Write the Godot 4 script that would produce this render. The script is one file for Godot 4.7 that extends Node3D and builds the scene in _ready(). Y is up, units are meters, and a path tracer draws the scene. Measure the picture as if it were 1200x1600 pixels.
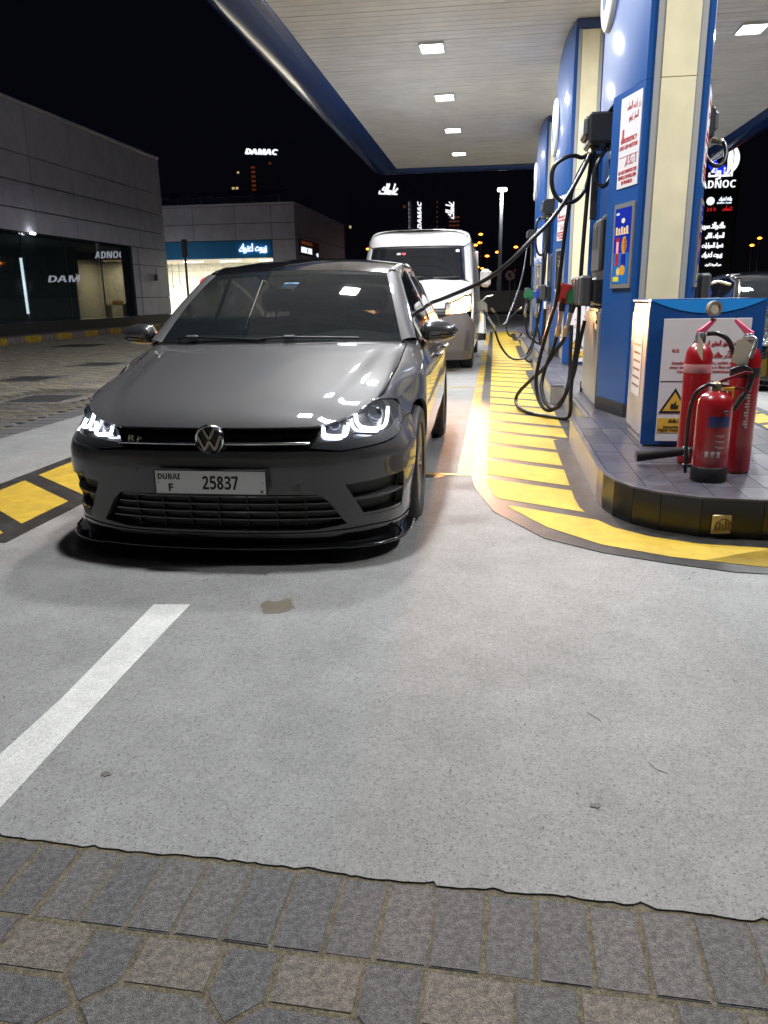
extends Node3D

# A filling station at night. X runs to the right across the lanes, Y up, D is the distance away from the camera along the lanes (-Z).

var counts := {}
var M := {}
var rng := RandomNumberGenerator.new()
const HC := 5.0        # canopy soffit height
const KH := 0.21       # island kerb height
const CX := 1.335      # centre line of the pump island
const TX := 1.295      # centre line of the pump towers

func v(x: float, y: float, d: float) -> Vector3:
	return Vector3(x, y, -d)

# ---------------------------------------------------------------- mesh building
class MB:
	var p := PackedVector3Array()
	var n := PackedVector3Array()
	var u := PackedVector2Array()
	func tri(a: Vector3, b: Vector3, c: Vector3, na := Vector3.ZERO, nb := Vector3.ZERO, nc := Vector3.ZERO, ua := Vector2.ZERO, ub := Vector2.ZERO, uc := Vector2.ZERO) -> void:
		var g := (c - a).cross(b - a)
		if g.length_squared() < 1e-16:
			return
		if na == Vector3.ZERO:
			na = g.normalized(); nb = na; nc = na
		if g.dot(na + nb + nc) < 0.0:
			p.append_array([a, c, b]); n.append_array([na, nc, nb]); u.append_array([ua, uc, ub])
		else:
			p.append_array([a, b, c]); n.append_array([na, nb, nc]); u.append_array([ua, ub, uc])
	func quad(a: Vector3, b: Vector3, c: Vector3, d: Vector3, out := Vector3.ZERO) -> void:
		var g := (c - a).cross(b - a).normalized()
		if g == Vector3.ZERO:
			g = (d - a).cross(c - a).normalized()
		if out != Vector3.ZERO and g.dot(out) < 0.0:
			g = -g
		tri(a, b, c, g, g, g, Vector2(0, 0), Vector2(1, 0), Vector2(1, 1))
		tri(a, c, d, g, g, g, Vector2(0, 0), Vector2(1, 1), Vector2(0, 1))
	# a box, its edges chamfered by b
	func box(lo: Vector3, hi: Vector3, b := 0.0, t := Transform3D()) -> void:
		var c := (lo + hi) / 2.0
		var h := (hi - lo) / 2.0
		b = minf(b, minf(h.x, minf(h.y, h.z)) * 0.9)
		for ax in 3:
			var a1 := (ax + 1) % 3
			var a2 := (ax + 2) % 3
			for s in [-1.0, 1.0]:
				var q := []
				for k in [[-1, -1], [1, -1], [1, 1], [-1, 1]]:
					var w := Vector3()
					w[ax] = s * h[ax]
					w[a1] = k[0] * (h[a1] - b)
					w[a2] = k[1] * (h[a2] - b)
					q.append(t * (c + w))
				var o := Vector3(); o[ax] = s
				quad(q[0], q[1], q[2], q[3], t.basis * o)
			if b > 0.0:
				for s1 in [-1.0, 1.0]:
					for s2 in [-1.0, 1.0]:
						var e := []
						for k in [[-1, 0], [1, 0], [1, 1], [-1, 1]]:
							var w := Vector3()
							w[ax] = k[0] * (h[ax] - b)
							w[a1] = s1 * (h[a1] - (b if k[1] else 0.0))
							w[a2] = s2 * (h[a2] - (0.0 if k[1] else b))
							e.append(t * (c + w))
						var o := Vector3(); o[a1] = s1; o[a2] = s2
						quad(e[0], e[1], e[2], e[3], t.basis * o)
		if b > 0.0:
			for sx in [-1.0, 1.0]:
				for sy in [-1.0, 1.0]:
					for sz in [-1.0, 1.0]:
						var s := Vector3(sx, sy, sz)
						var i := c + s * (h - Vector3(b, b, b))
						var o := t.basis * s.normalized()
						tri(t * (i + Vector3(sx * b, 0, 0)), t * (i + Vector3(0, sy * b, 0)), t * (i + Vector3(0, 0, sz * b)), o, o, o)
	func tube(path: PackedVector3Array, r: float, sides := 8, r2 := -1.0, caps := true) -> void:
		var rings := []
		var m := path.size()
		var up := Vector3.UP
		for i in m:
			var d := (path[mini(i + 1, m - 1)] - path[maxi(i - 1, 0)]).normalized()
			if absf(d.dot(up)) > 0.98:
				up = Vector3.RIGHT if absf(d.x) < 0.9 else Vector3.BACK
			var a := d.cross(up).normalized()
			var b := a.cross(d).normalized()
			up = b
			var rr := r if r2 < 0.0 else lerpf(r, r2, float(i) / maxf(1.0, m - 1))
			var ring := []
			for k in sides:
				var w := TAU * k / sides
				var o := a * cos(w) + b * sin(w)
				ring.append([path[i] + o * rr, o])
			rings.append(ring)
		for i in m - 1:
			for k in sides:
				var j := (k + 1) % sides
				var A = rings[i][k]; var B = rings[i][j]; var C = rings[i + 1][j]; var D = rings[i + 1][k]
				tri(A[0], B[0], C[0], A[1], B[1], C[1])
				tri(A[0], C[0], D[0], A[1], C[1], D[1])
		if caps:
			for e in [0, m - 1]:
				var d := (path[1] - path[0]).normalized() * -1.0 if e == 0 else (path[m - 1] - path[m - 2]).normalized()
				for k in range(1, sides - 1):
					tri(rings[e][0][0], rings[e][k][0], rings[e][k + 1][0], d, d, d)
	# profile of (radius, height) turned about the y axis of t; sharp corners where the profile bends much
	func lathe(pr: Array, segs := 20, t := Transform3D(), a0 := 0.0, a1 := TAU) -> void:
		for i in pr.size() - 1:
			var A: Vector2 = pr[i]; var B: Vector2 = pr[i + 1]
			var d := (B - A).normalized()
			var nn := [Vector2(d.y, -d.x), Vector2(d.y, -d.x)]
			if i > 0:
				var e: Vector2 = (A - pr[i - 1]).normalized()
				if e.dot(d) > 0.6: nn[0] = (nn[0] + Vector2(e.y, -e.x)).normalized()
			if i < pr.size() - 2:
				var e: Vector2 = (pr[i + 2] - B).normalized()
				if e.dot(d) > 0.6: nn[1] = (nn[1] + Vector2(e.y, -e.x)).normalized()
			for k in segs:
				var q := []
				for w in [[A, nn[0], k], [A, nn[0], k + 1], [B, nn[1], k + 1], [B, nn[1], k]]:
					var g: float = a0 + (a1 - a0) * w[2] / segs
					q.append([t * Vector3(cos(g) * w[0].x, w[0].y, sin(g) * w[0].x), (t.basis * Vector3(cos(g) * w[1].x, w[1].y, sin(g) * w[1].x)).normalized()])
				tri(q[0][0], q[1][0], q[2][0], q[0][1], q[1][1], q[2][1])
				tri(q[0][0], q[2][0], q[3][0], q[0][1], q[2][1], q[3][1])
	# outline in the x,y plane of t, from z = 0 to z = depth
	func prism(o: PackedVector2Array, depth: float, t := Transform3D()) -> void:
		var ix := Geometry2D.triangulate_polygon(o)
		var f := t.basis.z.normalized() * signf(depth)
		for i in range(0, ix.size(), 3):
			var a := o[ix[i]]; var b := o[ix[i + 1]]; var c := o[ix[i + 2]]
			tri(t * Vector3(a.x, a.y, 0), t * Vector3(b.x, b.y, 0), t * Vector3(c.x, c.y, 0), -f, -f, -f, a, b, c)
			tri(t * Vector3(a.x, a.y, depth), t * Vector3(b.x, b.y, depth), t * Vector3(c.x, c.y, depth), f, f, f, a, b, c)
		var cw := 1.0 if Geometry2D.is_polygon_clockwise(o) else -1.0
		for i in o.size():
			var a := o[i]; var b := o[(i + 1) % o.size()]
			var e := (b - a).normalized()
			var out := t.basis * Vector3(-e.y, e.x, 0) * cw
			quad(t * Vector3(a.x, a.y, 0), t * Vector3(b.x, b.y, 0), t * Vector3(b.x, b.y, depth), t * Vector3(a.x, a.y, depth), out)
	# rows of points, smooth
	func sheet(g: Array, out: Vector3, from := Vector3.INF) -> void:
		var R := g.size(); var C: int = g[0].size()
		var nn := []
		for i in R:
			var row := []
			for j in C:
				var a: Vector3 = g[mini(i + 1, R - 1)][j] - g[maxi(i - 1, 0)][j]
				var b: Vector3 = g[i][mini(j + 1, C - 1)] - g[i][maxi(j - 1, 0)]
				var w := a.cross(b).normalized()
				var o: Vector3 = out if from == Vector3.INF else g[i][j] - from
				row.append(w if w.dot(o) >= 0.0 else -w)
			nn.append(row)
		for i in R - 1:
			for j in C - 1:
				tri(g[i][j], g[i][j + 1], g[i + 1][j + 1], nn[i][j], nn[i][j + 1], nn[i + 1][j + 1])
				tri(g[i][j], g[i + 1][j + 1], g[i + 1][j], nn[i][j], nn[i + 1][j + 1], nn[i + 1][j])
	func mesh() -> ArrayMesh:
		var a := []
		a.resize(Mesh.ARRAY_MAX)
		a[Mesh.ARRAY_VERTEX] = p
		a[Mesh.ARRAY_NORMAL] = n
		a[Mesh.ARRAY_TEX_UV] = u
		var m := ArrayMesh.new()
		m.add_surface_from_arrays(Mesh.PRIMITIVE_TRIANGLES, a)
		return m

func numbered(called: String) -> String:
	var k: int = counts.get(called, 0)
	counts[called] = k + 1
	return called if k == 0 else "%s_%03d" % [called, k]

func tag(o: Node3D, label: String, category := "", group := "") -> Node3D:
	o.set_meta("label", label)
	if category: o.set_meta("category", category)
	if group: o.set_meta("group", group)
	return o

func thing(called: String, label: String, category: String, at := Vector3.ZERO, turn := 0.0, group := "") -> Node3D:
	var o := Node3D.new()
	o.name = numbered(called)
	add_child(o)
	o.position = at
	o.rotation.y = turn
	tag(o, label, category, group)
	return o

func struct(called: String, label: String, at := Vector3.ZERO) -> Node3D:
	var o := Node3D.new()
	o.name = numbered(called)
	add_child(o)
	o.position = at
	o.set_meta("kind", "structure")
	if label: o.set_meta("label", label)
	return o

func part(called: String, m: Mesh, mt: Material, parent: Node3D, at := Vector3.ZERO, label := "") -> MeshInstance3D:
	var o := MeshInstance3D.new()
	o.mesh = m
	o.material_override = mt
	o.position = at
	if parent == self:
		o.name = numbered(called)
		add_child(o)
	else:
		o.name = called
		parent.add_child(o, true)
	if label: o.set_meta("label", label)
	return o

func bx(lo: Vector3, hi: Vector3, b := 0.0) -> ArrayMesh:
	var m := MB.new()
	m.box(Vector3(minf(lo.x, hi.x), minf(lo.y, hi.y), minf(lo.z, hi.z)), Vector3(maxf(lo.x, hi.x), maxf(lo.y, hi.y), maxf(lo.z, hi.z)), b)
	return m.mesh()

func tb(path: Array, r: float, sides := 8, r2 := -1.0) -> ArrayMesh:
	var m := MB.new()
	m.tube(PackedVector3Array(path), r, sides, r2)
	return m.mesh()

func pr(o: Array, depth: float, t := Transform3D()) -> ArrayMesh:
	var m := MB.new()
	m.prism(PackedVector2Array(o), depth, t)
	return m.mesh()

func smooth(pts: Array, per := 8) -> Array:
	var c := Curve3D.new()
	var out := []
	var N := pts.size()
	for i in N - 1:
		var p0: Vector3 = pts[maxi(i - 1, 0)]; var p1: Vector3 = pts[i]; var p2: Vector3 = pts[i + 1]; var p3: Vector3 = pts[mini(i + 2, N - 1)]
		for k in per:
			out.append(p1.cubic_interpolate(p2, p0, p3, float(k) / per))
	out.append(pts[N - 1])
	return out

# ---------------------------------------------------------------- materials
func lin(r: float, g: float, b: float) -> Color:
	return Color(r, g, b).linear_to_srgb()

func mat(called: String, c: Color, rough := 0.6, metal := 0.0) -> StandardMaterial3D:
	var m := StandardMaterial3D.new()
	m.resource_name = called
	m.albedo_color = c
	m.roughness = rough
	m.metallic = metal
	M[called] = m
	return m

func glow(called: String, c: Color, e: float) -> StandardMaterial3D:
	var m := mat(called, lin(0.3, 0.3, 0.3), 0.5)
	m.emission_enabled = true
	m.emission = c
	m.emission_energy_multiplier = e
	return m

func noise(size: int, freq: float, oct: int, sd: int, kind := FastNoiseLite.TYPE_SIMPLEX_SMOOTH) -> PackedByteArray:
	var f := FastNoiseLite.new()
	f.seed = sd
	f.noise_type = kind
	f.frequency = freq
	f.fractal_octaves = oct
	var im := f.get_seamless_image(size, size, false, false, 0.1, true)
	im.convert(Image.FORMAT_L8)
	return im.get_data()

# a seamless picture: grey values made of layers [noise, weight], then coloured from a to b; values above hi get the colour c
func layered(size: int, layers: Array, a: Color, b: Color, speck := 0.0, c := Color.BLACK, share := 0.0) -> ImageTexture:
	var out := PackedByteArray()
	out.resize(size * size * 3)
	var r := RandomNumberGenerator.new()
	r.seed = size + layers.size()
	for i in size * size:
		var t := 0.0
		for l in layers:
			t += (float(l[0][i]) / 255.0 - 0.5) * l[1]
		t = clampf(t + 0.5 + (r.randf() - 0.5) * speck, 0.0, 1.0)
		var k := a.lerp(b, t)
		if share > 0.0 and r.randf() < share:
			k = k.lerp(c, r.randf())
		out[i * 3] = int(k.r * 255.0); out[i * 3 + 1] = int(k.g * 255.0); out[i * 3 + 2] = int(k.b * 255.0)
	return ImageTexture.create_from_image(Image.create_from_data(size, size, false, Image.FORMAT_RGB8, out))

func tri_map(m: StandardMaterial3D, tex: Texture2D, metres: float) -> void:
	m.albedo_texture = tex
	m.uv1_triplanar = true
	m.uv1_world_triplanar = true
	m.uv1_scale = Vector3.ONE / metres

func materials() -> void:
	var fine := noise(512, 0.09, 3, 1)
	var mid := noise(512, 0.018, 4, 2)
	var big := noise(512, 0.006, 5, 3)
	var cell := noise(512, 0.05, 2, 4, FastNoiseLite.TYPE_CELLULAR)
	var white := Color.WHITE
	var conc := layered(512, [[fine, 0.35], [mid, 0.26], [big, 0.28]], Color(0.76, 0.76, 0.75), white, 0.8, Color(0.40, 0.39, 0.37), 0.05)
	var coarse := layered(512, [[big, 1.1], [mid, 0.5]], Color(0.92, 0.92, 0.92), white)
	var worn := layered(512, [[mid, 0.9], [fine, 0.7], [big, 0.7]], Color(0.55, 0.52, 0.45), white, 0.25, Color(0.35, 0.33, 0.3), 0.02)
	var grit := layered(256, [[noise(256, 0.12, 2, 5), 0.5], [noise(256, 0.03, 3, 6), 0.5]], Color(0.36, 0.36, 0.36), white, 0.85, Color(1, 1, 1), 0.09)
	var bumps := layered(256, [[noise(256, 0.16, 3, 7), 0.9], [noise(256, 0.05, 2, 8), 0.5]], Color.BLACK, white, 0.3)
	var streak := layered(512, [[mid, 0.6], [fine, 0.2], [big, 0.8]], Color(0.84, 0.84, 0.84), white, 0.05)
	var m := mat("concrete", lin(0.35, 0.35, 0.345), 0.84)
	tri_map(m, conc, 1.45)
	m.detail_enabled = true
	m.detail_albedo = coarse
	m.detail_blend_mode = BaseMaterial3D.BLEND_MODE_MUL
	m.detail_uv_layer = BaseMaterial3D.DETAIL_UV_2
	m.uv2_triplanar = true
	m.uv2_world_triplanar = true
	m.uv2_scale = Vector3.ONE / 6.3
	m.heightmap_enabled = true
	m.heightmap_texture = bumps
	m.heightmap_scale = 0.03
	for e in [["yellow_paint", lin(0.60, 0.40, 0.03), 0.66], ["black_paint", lin(0.05, 0.05, 0.052), 0.5], ["white_paint", lin(0.82, 0.82, 0.80), 0.55], ["worn_yellow", lin(0.62, 0.42, 0.05), 0.55]]:
		m = mat(e[0], e[1], e[2])
		tri_map(m, worn if e[0] in ["worn_yellow", "black_paint"] else (conc if e[0] == "white_paint" else streak), 0.9)
		m.heightmap_enabled = true
		m.heightmap_texture = bumps
		m.heightmap_scale = 0.05
	for e in [["paver_dark", lin(0.205, 0.198, 0.198)], ["paver_grey", lin(0.245, 0.232, 0.222)], ["paver_tan", lin(0.31, 0.265, 0.22)], ["paver_olive", lin(0.25, 0.225, 0.165)], ["paver_brown", lin(0.2, 0.17, 0.135)], ["paver_sand", lin(0.3, 0.27, 0.2)]]:
		m = mat(e[0], e[1], 0.75)
		tri_map(m, grit, 0.16)
		m.heightmap_enabled = true
		m.heightmap_texture = bumps
		m.heightmap_scale = 0.12
	m = mat("joint_sand", lin(0.27, 0.23, 0.15), 0.95)
	tri_map(m, grit, 0.2)
	m = mat("asphalt", lin(0.05, 0.05, 0.052), 0.85)
	tri_map(m, grit, 0.4)
	for e in [["tile", lin(0.085, 0.08, 0.10), 0.34], ["tile_b", lin(0.10, 0.095, 0.112), 0.38], ["tile_c", lin(0.075, 0.072, 0.09), 0.32]]:
		m = mat(e[0], e[1], e[2])
		tri_map(m, streak, 0.35)
	m = mat("granite", lin(0.014, 0.014, 0.015), 0.24)
	tri_map(m, streak, 0.4)
	mat("grout", lin(0.42, 0.41, 0.40), 0.8)
	m = mat("kerb_concrete", lin(0.27, 0.26, 0.26), 0.8)
	tri_map(m, worn, 0.7)
	m = mat("cladding", lin(0.84, 0.82, 0.92), 0.4)
	tri_map(m, coarse, 3.4)
	mat("joint_dark", lin(0.05, 0.05, 0.055), 0.7)
	m = mat("plinth", lin(0.035, 0.035, 0.037), 0.5)
	tri_map(m, streak, 0.8)
	m = mat("soffit", lin(0.78, 0.765, 0.74), 0.38)
	tri_map(m, coarse, 3.1)
	m = mat("soffit_b", lin(0.76, 0.745, 0.725), 0.4)
	tri_map(m, coarse, 2.7)
	m = mat("fascia_blue", lin(0.012, 0.05, 0.20), 0.16)
	m.clearcoat_enabled = true; m.clearcoat = 0.6; m.clearcoat_roughness = 0.08
	m = mat("blue", lin(0.012, 0.07, 0.25), 0.5)
	m.metallic_specular = 0.25
	m.clearcoat_enabled = true; m.clearcoat = 0.5; m.clearcoat_roughness = 0.1
	mat("blue_pale", lin(0.02, 0.28, 0.78), 0.35)
	m = mat("cream", lin(0.84, 0.76, 0.50), 0.45)
	tri_map(m, coarse, 2.3)
	mat("trim_grey", lin(0.33, 0.33, 0.32), 0.4)
	mat("white", lin(0.72, 0.72, 0.70), 0.4)
	mat("board_white", lin(0.66, 0.64, 0.65), 0.42)
	mat("black_plastic", lin(0.014, 0.014, 0.015), 0.42)
	mat("grey_plastic", lin(0.06, 0.062, 0.066), 0.45)
	mat("rubber", lin(0.012, 0.012, 0.013), 0.5)
	m = mat("hose", lin(0.014, 0.014, 0.015), 0.33)
	m = mat("steel", lin(0.52, 0.52, 0.53), 0.28, 0.9)
	m = mat("brushed", lin(0.50, 0.50, 0.51), 0.36, 0.75)
	mat("chrome", lin(0.72, 0.72, 0.73), 0.1, 1.0)
	mat("brass", lin(0.48, 0.40, 0.25), 0.35, 0.9)
	mat("nozzle_red", lin(0.42, 0.03, 0.03), 0.45)
	mat("nozzle_green", lin(0.015, 0.16, 0.06), 0.45)
	mat("nozzle_blue", lin(0.01, 0.06, 0.42), 0.45)
	mat("red_ink", lin(0.42, 0.02, 0.03), 0.6)
	mat("black_ink", lin(0.012, 0.012, 0.012), 0.6)
	mat("yellow_ink", lin(0.72, 0.42, 0.05), 0.5)
	mat("green_ink", lin(0.02, 0.28, 0.06), 0.5)
	mat("blue_ink", lin(0.03, 0.16, 0.62), 0.5)
	m = mat("red_gloss", lin(0.30, 0.008, 0.013), 0.3)
	m.clearcoat_enabled = true; m.clearcoat = 0.5; m.clearcoat_roughness = 0.08
	mat("pink", lin(0.62, 0.08, 0.16), 0.5)
	mat("tag_paper", lin(0.62, 0.58, 0.44), 0.7)
	m = mat("car_grey", lin(0.066, 0.065, 0.067), 0.5, 0.1)
	m.metallic_specular = 0.35
	m.clearcoat_enabled = true; m.clearcoat = 1.0; m.clearcoat_roughness = 0.03
	m = mat("car_black", lin(0.008, 0.008, 0.009), 0.12)
	m.clearcoat_enabled = true; m.clearcoat = 1.0; m.clearcoat_roughness = 0.03
	m = mat("car_white", lin(0.46, 0.46, 0.45), 0.35)
	m.clearcoat_enabled = true; m.clearcoat = 0.8; m.clearcoat_roughness = 0.05
	mat("dark_cloth", lin(0.012, 0.012, 0.014), 0.9)
	mat("dash", lin(0.03, 0.034, 0.036), 0.6)
	mat("alloy", lin(0.35, 0.35, 0.36), 0.3, 0.8)
	for e in [["glass_screen", 0.74, Color(0.012, 0.015, 0.017)], ["glass_tint", 0.93, Color(0.008, 0.009, 0.011)], ["glass_clear", 0.06, Color(0.9, 0.95, 1.0)], ["glass_shop", 0.5, Color(0.03, 0.045, 0.045)]]:
		m = mat(e[0], Color(e[2].r, e[2].g, e[2].b, e[1]), 0.03)
		m.albedo_color = Color(lin(e[2].r, e[2].g, e[2].b), e[1])
		m.transparency = BaseMaterial3D.TRANSPARENCY_ALPHA
	glow("led", Color(0.96, 0.98, 1.0), 16.0)
	glow("drl", Color(0.93, 0.95, 1.0), 5.0)
	glow("halogen", Color(1.0, 0.80, 0.52), 26.0)
	glow("amber_lamp", Color(1.0, 0.45, 0.1), 4.0)
	glow("letters", Color(0.97, 0.98, 1.0), 1.15)
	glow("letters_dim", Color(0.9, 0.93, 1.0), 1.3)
	glow("letters_red", Color(0.9, 0.06, 0.1), 0.5)
	glow("logo_blue", Color(0.02, 0.16, 0.9), 1.0)
	glow("tube_light", Color(0.85, 0.95, 1.0), 3.5)
	glow("orange_lamp", Color(1.0, 0.55, 0.16), 9.0)
	glow("street_white", Color(0.95, 0.97, 1.0), 9.0)
	glow("window_amber", Color(1.0, 0.5, 0.2), 0.07)
	glow("window_pale", Color(1.0, 0.85, 0.6), 0.5)
	glow("screen_blue", Color(0.3, 0.7, 0.95), 0.35)
	m = mat("bay_wall", lin(0.78, 0.765, 0.68), 0.6)
	tri_map(m, streak, 1.5)
	m = mat("night_wall", lin(0.85, 0.85, 0.9), 0.12, 1.0)
	mat("wall_pale", lin(0.42, 0.38, 0.36), 0.8)
	mat("emblem_print", lin(0.25, 0.22, 0.18), 0.6)

# ---------------------------------------------------------------- lettering
func flat_text(s: String, h: float, depth := 0.004, bold := true, sx := 1.0, shear := 0.0) -> ArrayMesh:
	var t := TextMesh.new()
	var f := SystemFont.new()
	f.font_names = PackedStringArray(["Droid Sans"])
	f.font_weight = 700 if bold else 400
	t.font = f
	t.text = s
	t.font_size = 32
	t.pixel_size = h / 23.0
	t.depth = depth
	t.curve_step = 3.0
	var a := t.surface_get_arrays(0)
	var p: PackedVector3Array = a[Mesh.ARRAY_VERTEX]
	for i in p.size():
		p[i] = Vector3(p[i].x * sx + p[i].y * shear, p[i].y, p[i].z)
	a[Mesh.ARRAY_VERTEX] = p
	a[Mesh.ARRAY_TANGENT] = null
	var m := ArrayMesh.new()
	m.add_surface_from_arrays(Mesh.PRIMITIVE_TRIANGLES, a)
	return m

# Arabic letters as pen strokes: x runs leftwards from the start of each letter, y up from the baseline; "." draws a dot
const PEN := {
	"a": [0.34, [[0.0, 0.0, 0.0, 1.5]]],
	"A": [0.42, [[0.0, 0.0, 0.1, 0.0, 0.1, 1.5]]],
	"d": [0.72, [[0.12, 0.85, 0.46, 0.3, 0.46, 0.0, 0.0, 0.0]]],
	"z": [0.55, [[0.05, 0.5, 0.12, 0.0, 0.02, -0.25, 0.4, -0.45], [0.1, 0.85, 0.1, 0.9]]],
	"r": [0.5, [[0.05, 0.5, 0.12, 0.0, 0.3, -0.35, 0.45, -0.4]]],
	"y": [0.5, [[0.0, 0.6, 0.0, 0.0, 0.5, 0.0], [0.05, -0.35, 0.05, -0.3], [0.32, -0.35, 0.32, -0.3]]],
	"Y": [1.0, [[0.0, 0.0, 0.25, 0.5, 0.5, 0.1, 0.2, -0.4, 0.9, -0.4, 0.9, 0.1]]],
	"n": [0.5, [[0.0, 0.6, 0.0, 0.0, 0.5, 0.0], [0.0, 0.95, 0.0, 1.0]]],
	"t": [0.5, [[0.0, 0.6, 0.0, 0.0, 0.5, 0.0], [-0.1, 0.95, -0.1, 1.0], [0.16, 0.95, 0.16, 1.0]]],
	"T": [1.15, [[0.05, 0.5, 0.05, 0.05, 0.95, 0.05, 0.95, 0.5], [0.36, 0.75, 0.36, 0.8], [0.62, 0.75, 0.62, 0.8]]],
	"w": [0.62, [[0.0, 0.05, 0.42, 0.05, 0.42, 0.6, 0.06, 0.6, 0.06, -0.3, 0.5, -0.42]]],
	"k": [1.1, [[0.0, 1.5, 0.0, 0.0, 0.92, 0.0, 0.92, 0.35], [0.28, 0.55, 0.55, 0.6, 0.34, 1.0]]],
	"K": [0.75, [[0.0, 0.0, 0.1, 0.5, 0.5, 0.85, 0.0, 1.5], [0.0, 0.0, 0.75, 0.0]]],
	"m": [0.6, [[0.0, 0.0, 0.02, 0.45, 0.36, 0.45, 0.36, 0.0, 0.0, 0.0, 0.6, 0.0]]],
	"l": [0.4, [[0.0, 1.5, 0.0, 0.0, 0.4, 0.0]]],
	"L": [0.9, [[0.0, 1.5, 0.1, -0.2, 0.7, -0.3, 0.75, 0.2]]],
	"s": [0.9, [[0.0, 0.55, 0.0, 0.0, 0.3, 0.0, 0.3, 0.5, 0.3, 0.0, 0.6, 0.0, 0.6, 0.5, 0.6, 0.0, 0.9, 0.0]]],
	"e": [0.65, [[0.42, 0.7, 0.05, 0.6, 0.08, 0.25, 0.4, 0.0, 0.0, 0.0, 0.65, 0.0]]],
	"g": [0.65, [[0.42, 0.7, 0.05, 0.6, 0.08, 0.25, 0.4, 0.0, 0.0, 0.0, 0.65, 0.0], [0.2, 1.0, 0.2, 1.05]]],
	"f": [1.1, [[0.0, 0.0, 0.0, 0.6, 0.32, 0.6, 0.32, 0.05, 1.0, 0.0, 1.0, 0.4], [0.16, 0.95, 0.16, 1.0]]],
	"S": [0.95, [[0.0, 0.0, 0.1, 0.5, 0.6, 0.55, 0.65, 0.0, 0.0, 0.0, 0.95, 0.0]]],
	"h": [0.55, [[0.0, 0.0, 0.42, 0.0, 0.42, 0.5, 0.1, 0.55, 0.1, 0.0], [0.12, 0.9, 0.12, 0.95], [0.36, 0.9, 0.36, 0.95]]],
	"c": [0.7, [[0.0, 0.6, 0.5, 0.5, 0.0, 0.0, 0.7, 0.0]]],
	"q": [0.55, [[0.0, 0.0, 0.0, 0.6, 0.34, 0.6, 0.34, 0.0, 0.55, 0.0], [0.05, 0.95, 0.05, 1.0], [0.3, 0.95, 0.3, 1.0]]],
	" ": [0.55, []],
}

func arabic_width(word: String) -> float:
	var w := 0.0
	for ch in word: w += PEN[ch][0]
	return w

# strokes with their right end at the origin, running to -x
func arabic(word: String, unit: float, thick := 0.22, depth := 0.01, shear := 0.0) -> ArrayMesh:
	var m := MB.new()
	var x := 0.0
	var t := thick * unit / 2.0
	for ch in word:
		for st in PEN[ch][1]:
			for i in range(0, st.size() - 2, 2):
				var a := Vector2(-(x + st[i]) * unit, st[i + 1] * unit)
				var b := Vector2(-(x + st[i + 2]) * unit, st[i + 3] * unit)
				a.x += a.y * shear; b.x += b.y * shear
				var e := (b - a).normalized() * t
				var nn := Vector2(-e.y, e.x)
				var o := PackedVector2Array([a - e + nn, b + e + nn, b + e - nn, a - e - nn])
				m.prism(o, depth + 0.0007 * unit * (i % 5))
		x += PEN[ch][0]
	return m.mesh()

# ---------------------------------------------------------------- setting
var XD := Transform3D(Basis(Vector3(1, 0, 0), Vector3(0, 0, -1), Vector3(0, 1, 0)), Vector3.ZERO)

# a slab with the outline o in (X, D), its top at y, h thick
func slab(o: Array, y: float, h: float) -> ArrayMesh:
	return pr(o, h, XD.translated(Vector3(0, y - h, 0)))

func V2(a: Array) -> PackedVector2Array:
	var o := PackedVector2Array()
	for i in range(0, a.size(), 2): o.append(Vector2(a[i], a[i + 1]))
	return o

func camera_and_sky() -> void:
	var c := Camera3D.new()
	c.name = "camera"
	add_child(c)
	c.transform = Transform3D(Basis(Vector3(0.990408, -0.015702, -0.137280), Vector3(-0.022167, 0.962776, -0.269393), Vector3(0.136400, 0.269852, 0.953192)).orthonormalized(), Vector3(0, 1.2, 0))
	c.fov = 67.3
	c.near = 0.05
	c.far = 2000.0
	c.current = true
	var we := WorldEnvironment.new()
	we.name = "world_environment"
	var e := Environment.new()
	e.background_mode = Environment.BG_SKY
	var sm := ProceduralSkyMaterial.new()
	sm.sky_top_color = lin(0.0012, 0.0014, 0.0034)
	sm.sky_horizon_color = lin(0.0017, 0.0016, 0.0024)
	sm.sky_curve = 0.12
	sm.ground_bottom_color = lin(0.003, 0.003, 0.004)
	sm.ground_horizon_color = lin(0.006, 0.005, 0.006)
	var s := Sky.new()
	s.sky_material = sm
	e.sky = s
	e.tonemap_mode = Environment.TONE_MAPPER_LINEAR
	e.tonemap_exposure = 1.1
	e.sdfgi_enabled = true
	e.ssao_enabled = true
	e.ssil_enabled = true
	we.environment = e
	add_child(we)

func front_edge(x: float) -> float:
	return 1.3545 - 0.0303 * (x + 0.0)

func kerb_outline() -> PackedVector2Array:
	var left := V2([0.63, 4.62, 0.638, 4.42, 0.675, 4.25, 0.75, 4.10, 0.87, 3.985, 1.05, 3.895, CX, 3.86])
	var far := V2([CX, 25.7, 1.05, 25.65, 0.85, 25.5, 0.70, 25.2, 0.64, 24.9])
	var edge := V2([0.64, 21.45, 0.77, 21.45, 0.77, 19.1, 0.64, 19.1, 0.64, 15.15, 0.77, 15.15, 0.77, 12.8, 0.64, 12.8, 0.64, 8.85, 0.77, 8.85, 0.77, 6.5, 0.64, 6.5])
	var half := PackedVector2Array()
	left.reverse()
	half.append_array(left)
	var back := edge.duplicate(); back.reverse()
	half.append_array(back)
	var f2 := far.duplicate(); f2.reverse()
	half.append_array(f2)
	var all := half.duplicate()
	for i in range(half.size() - 2, 0, -1):
		all.append(Vector2(2 * CX - half[i].x, half[i].y))
	return all

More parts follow.
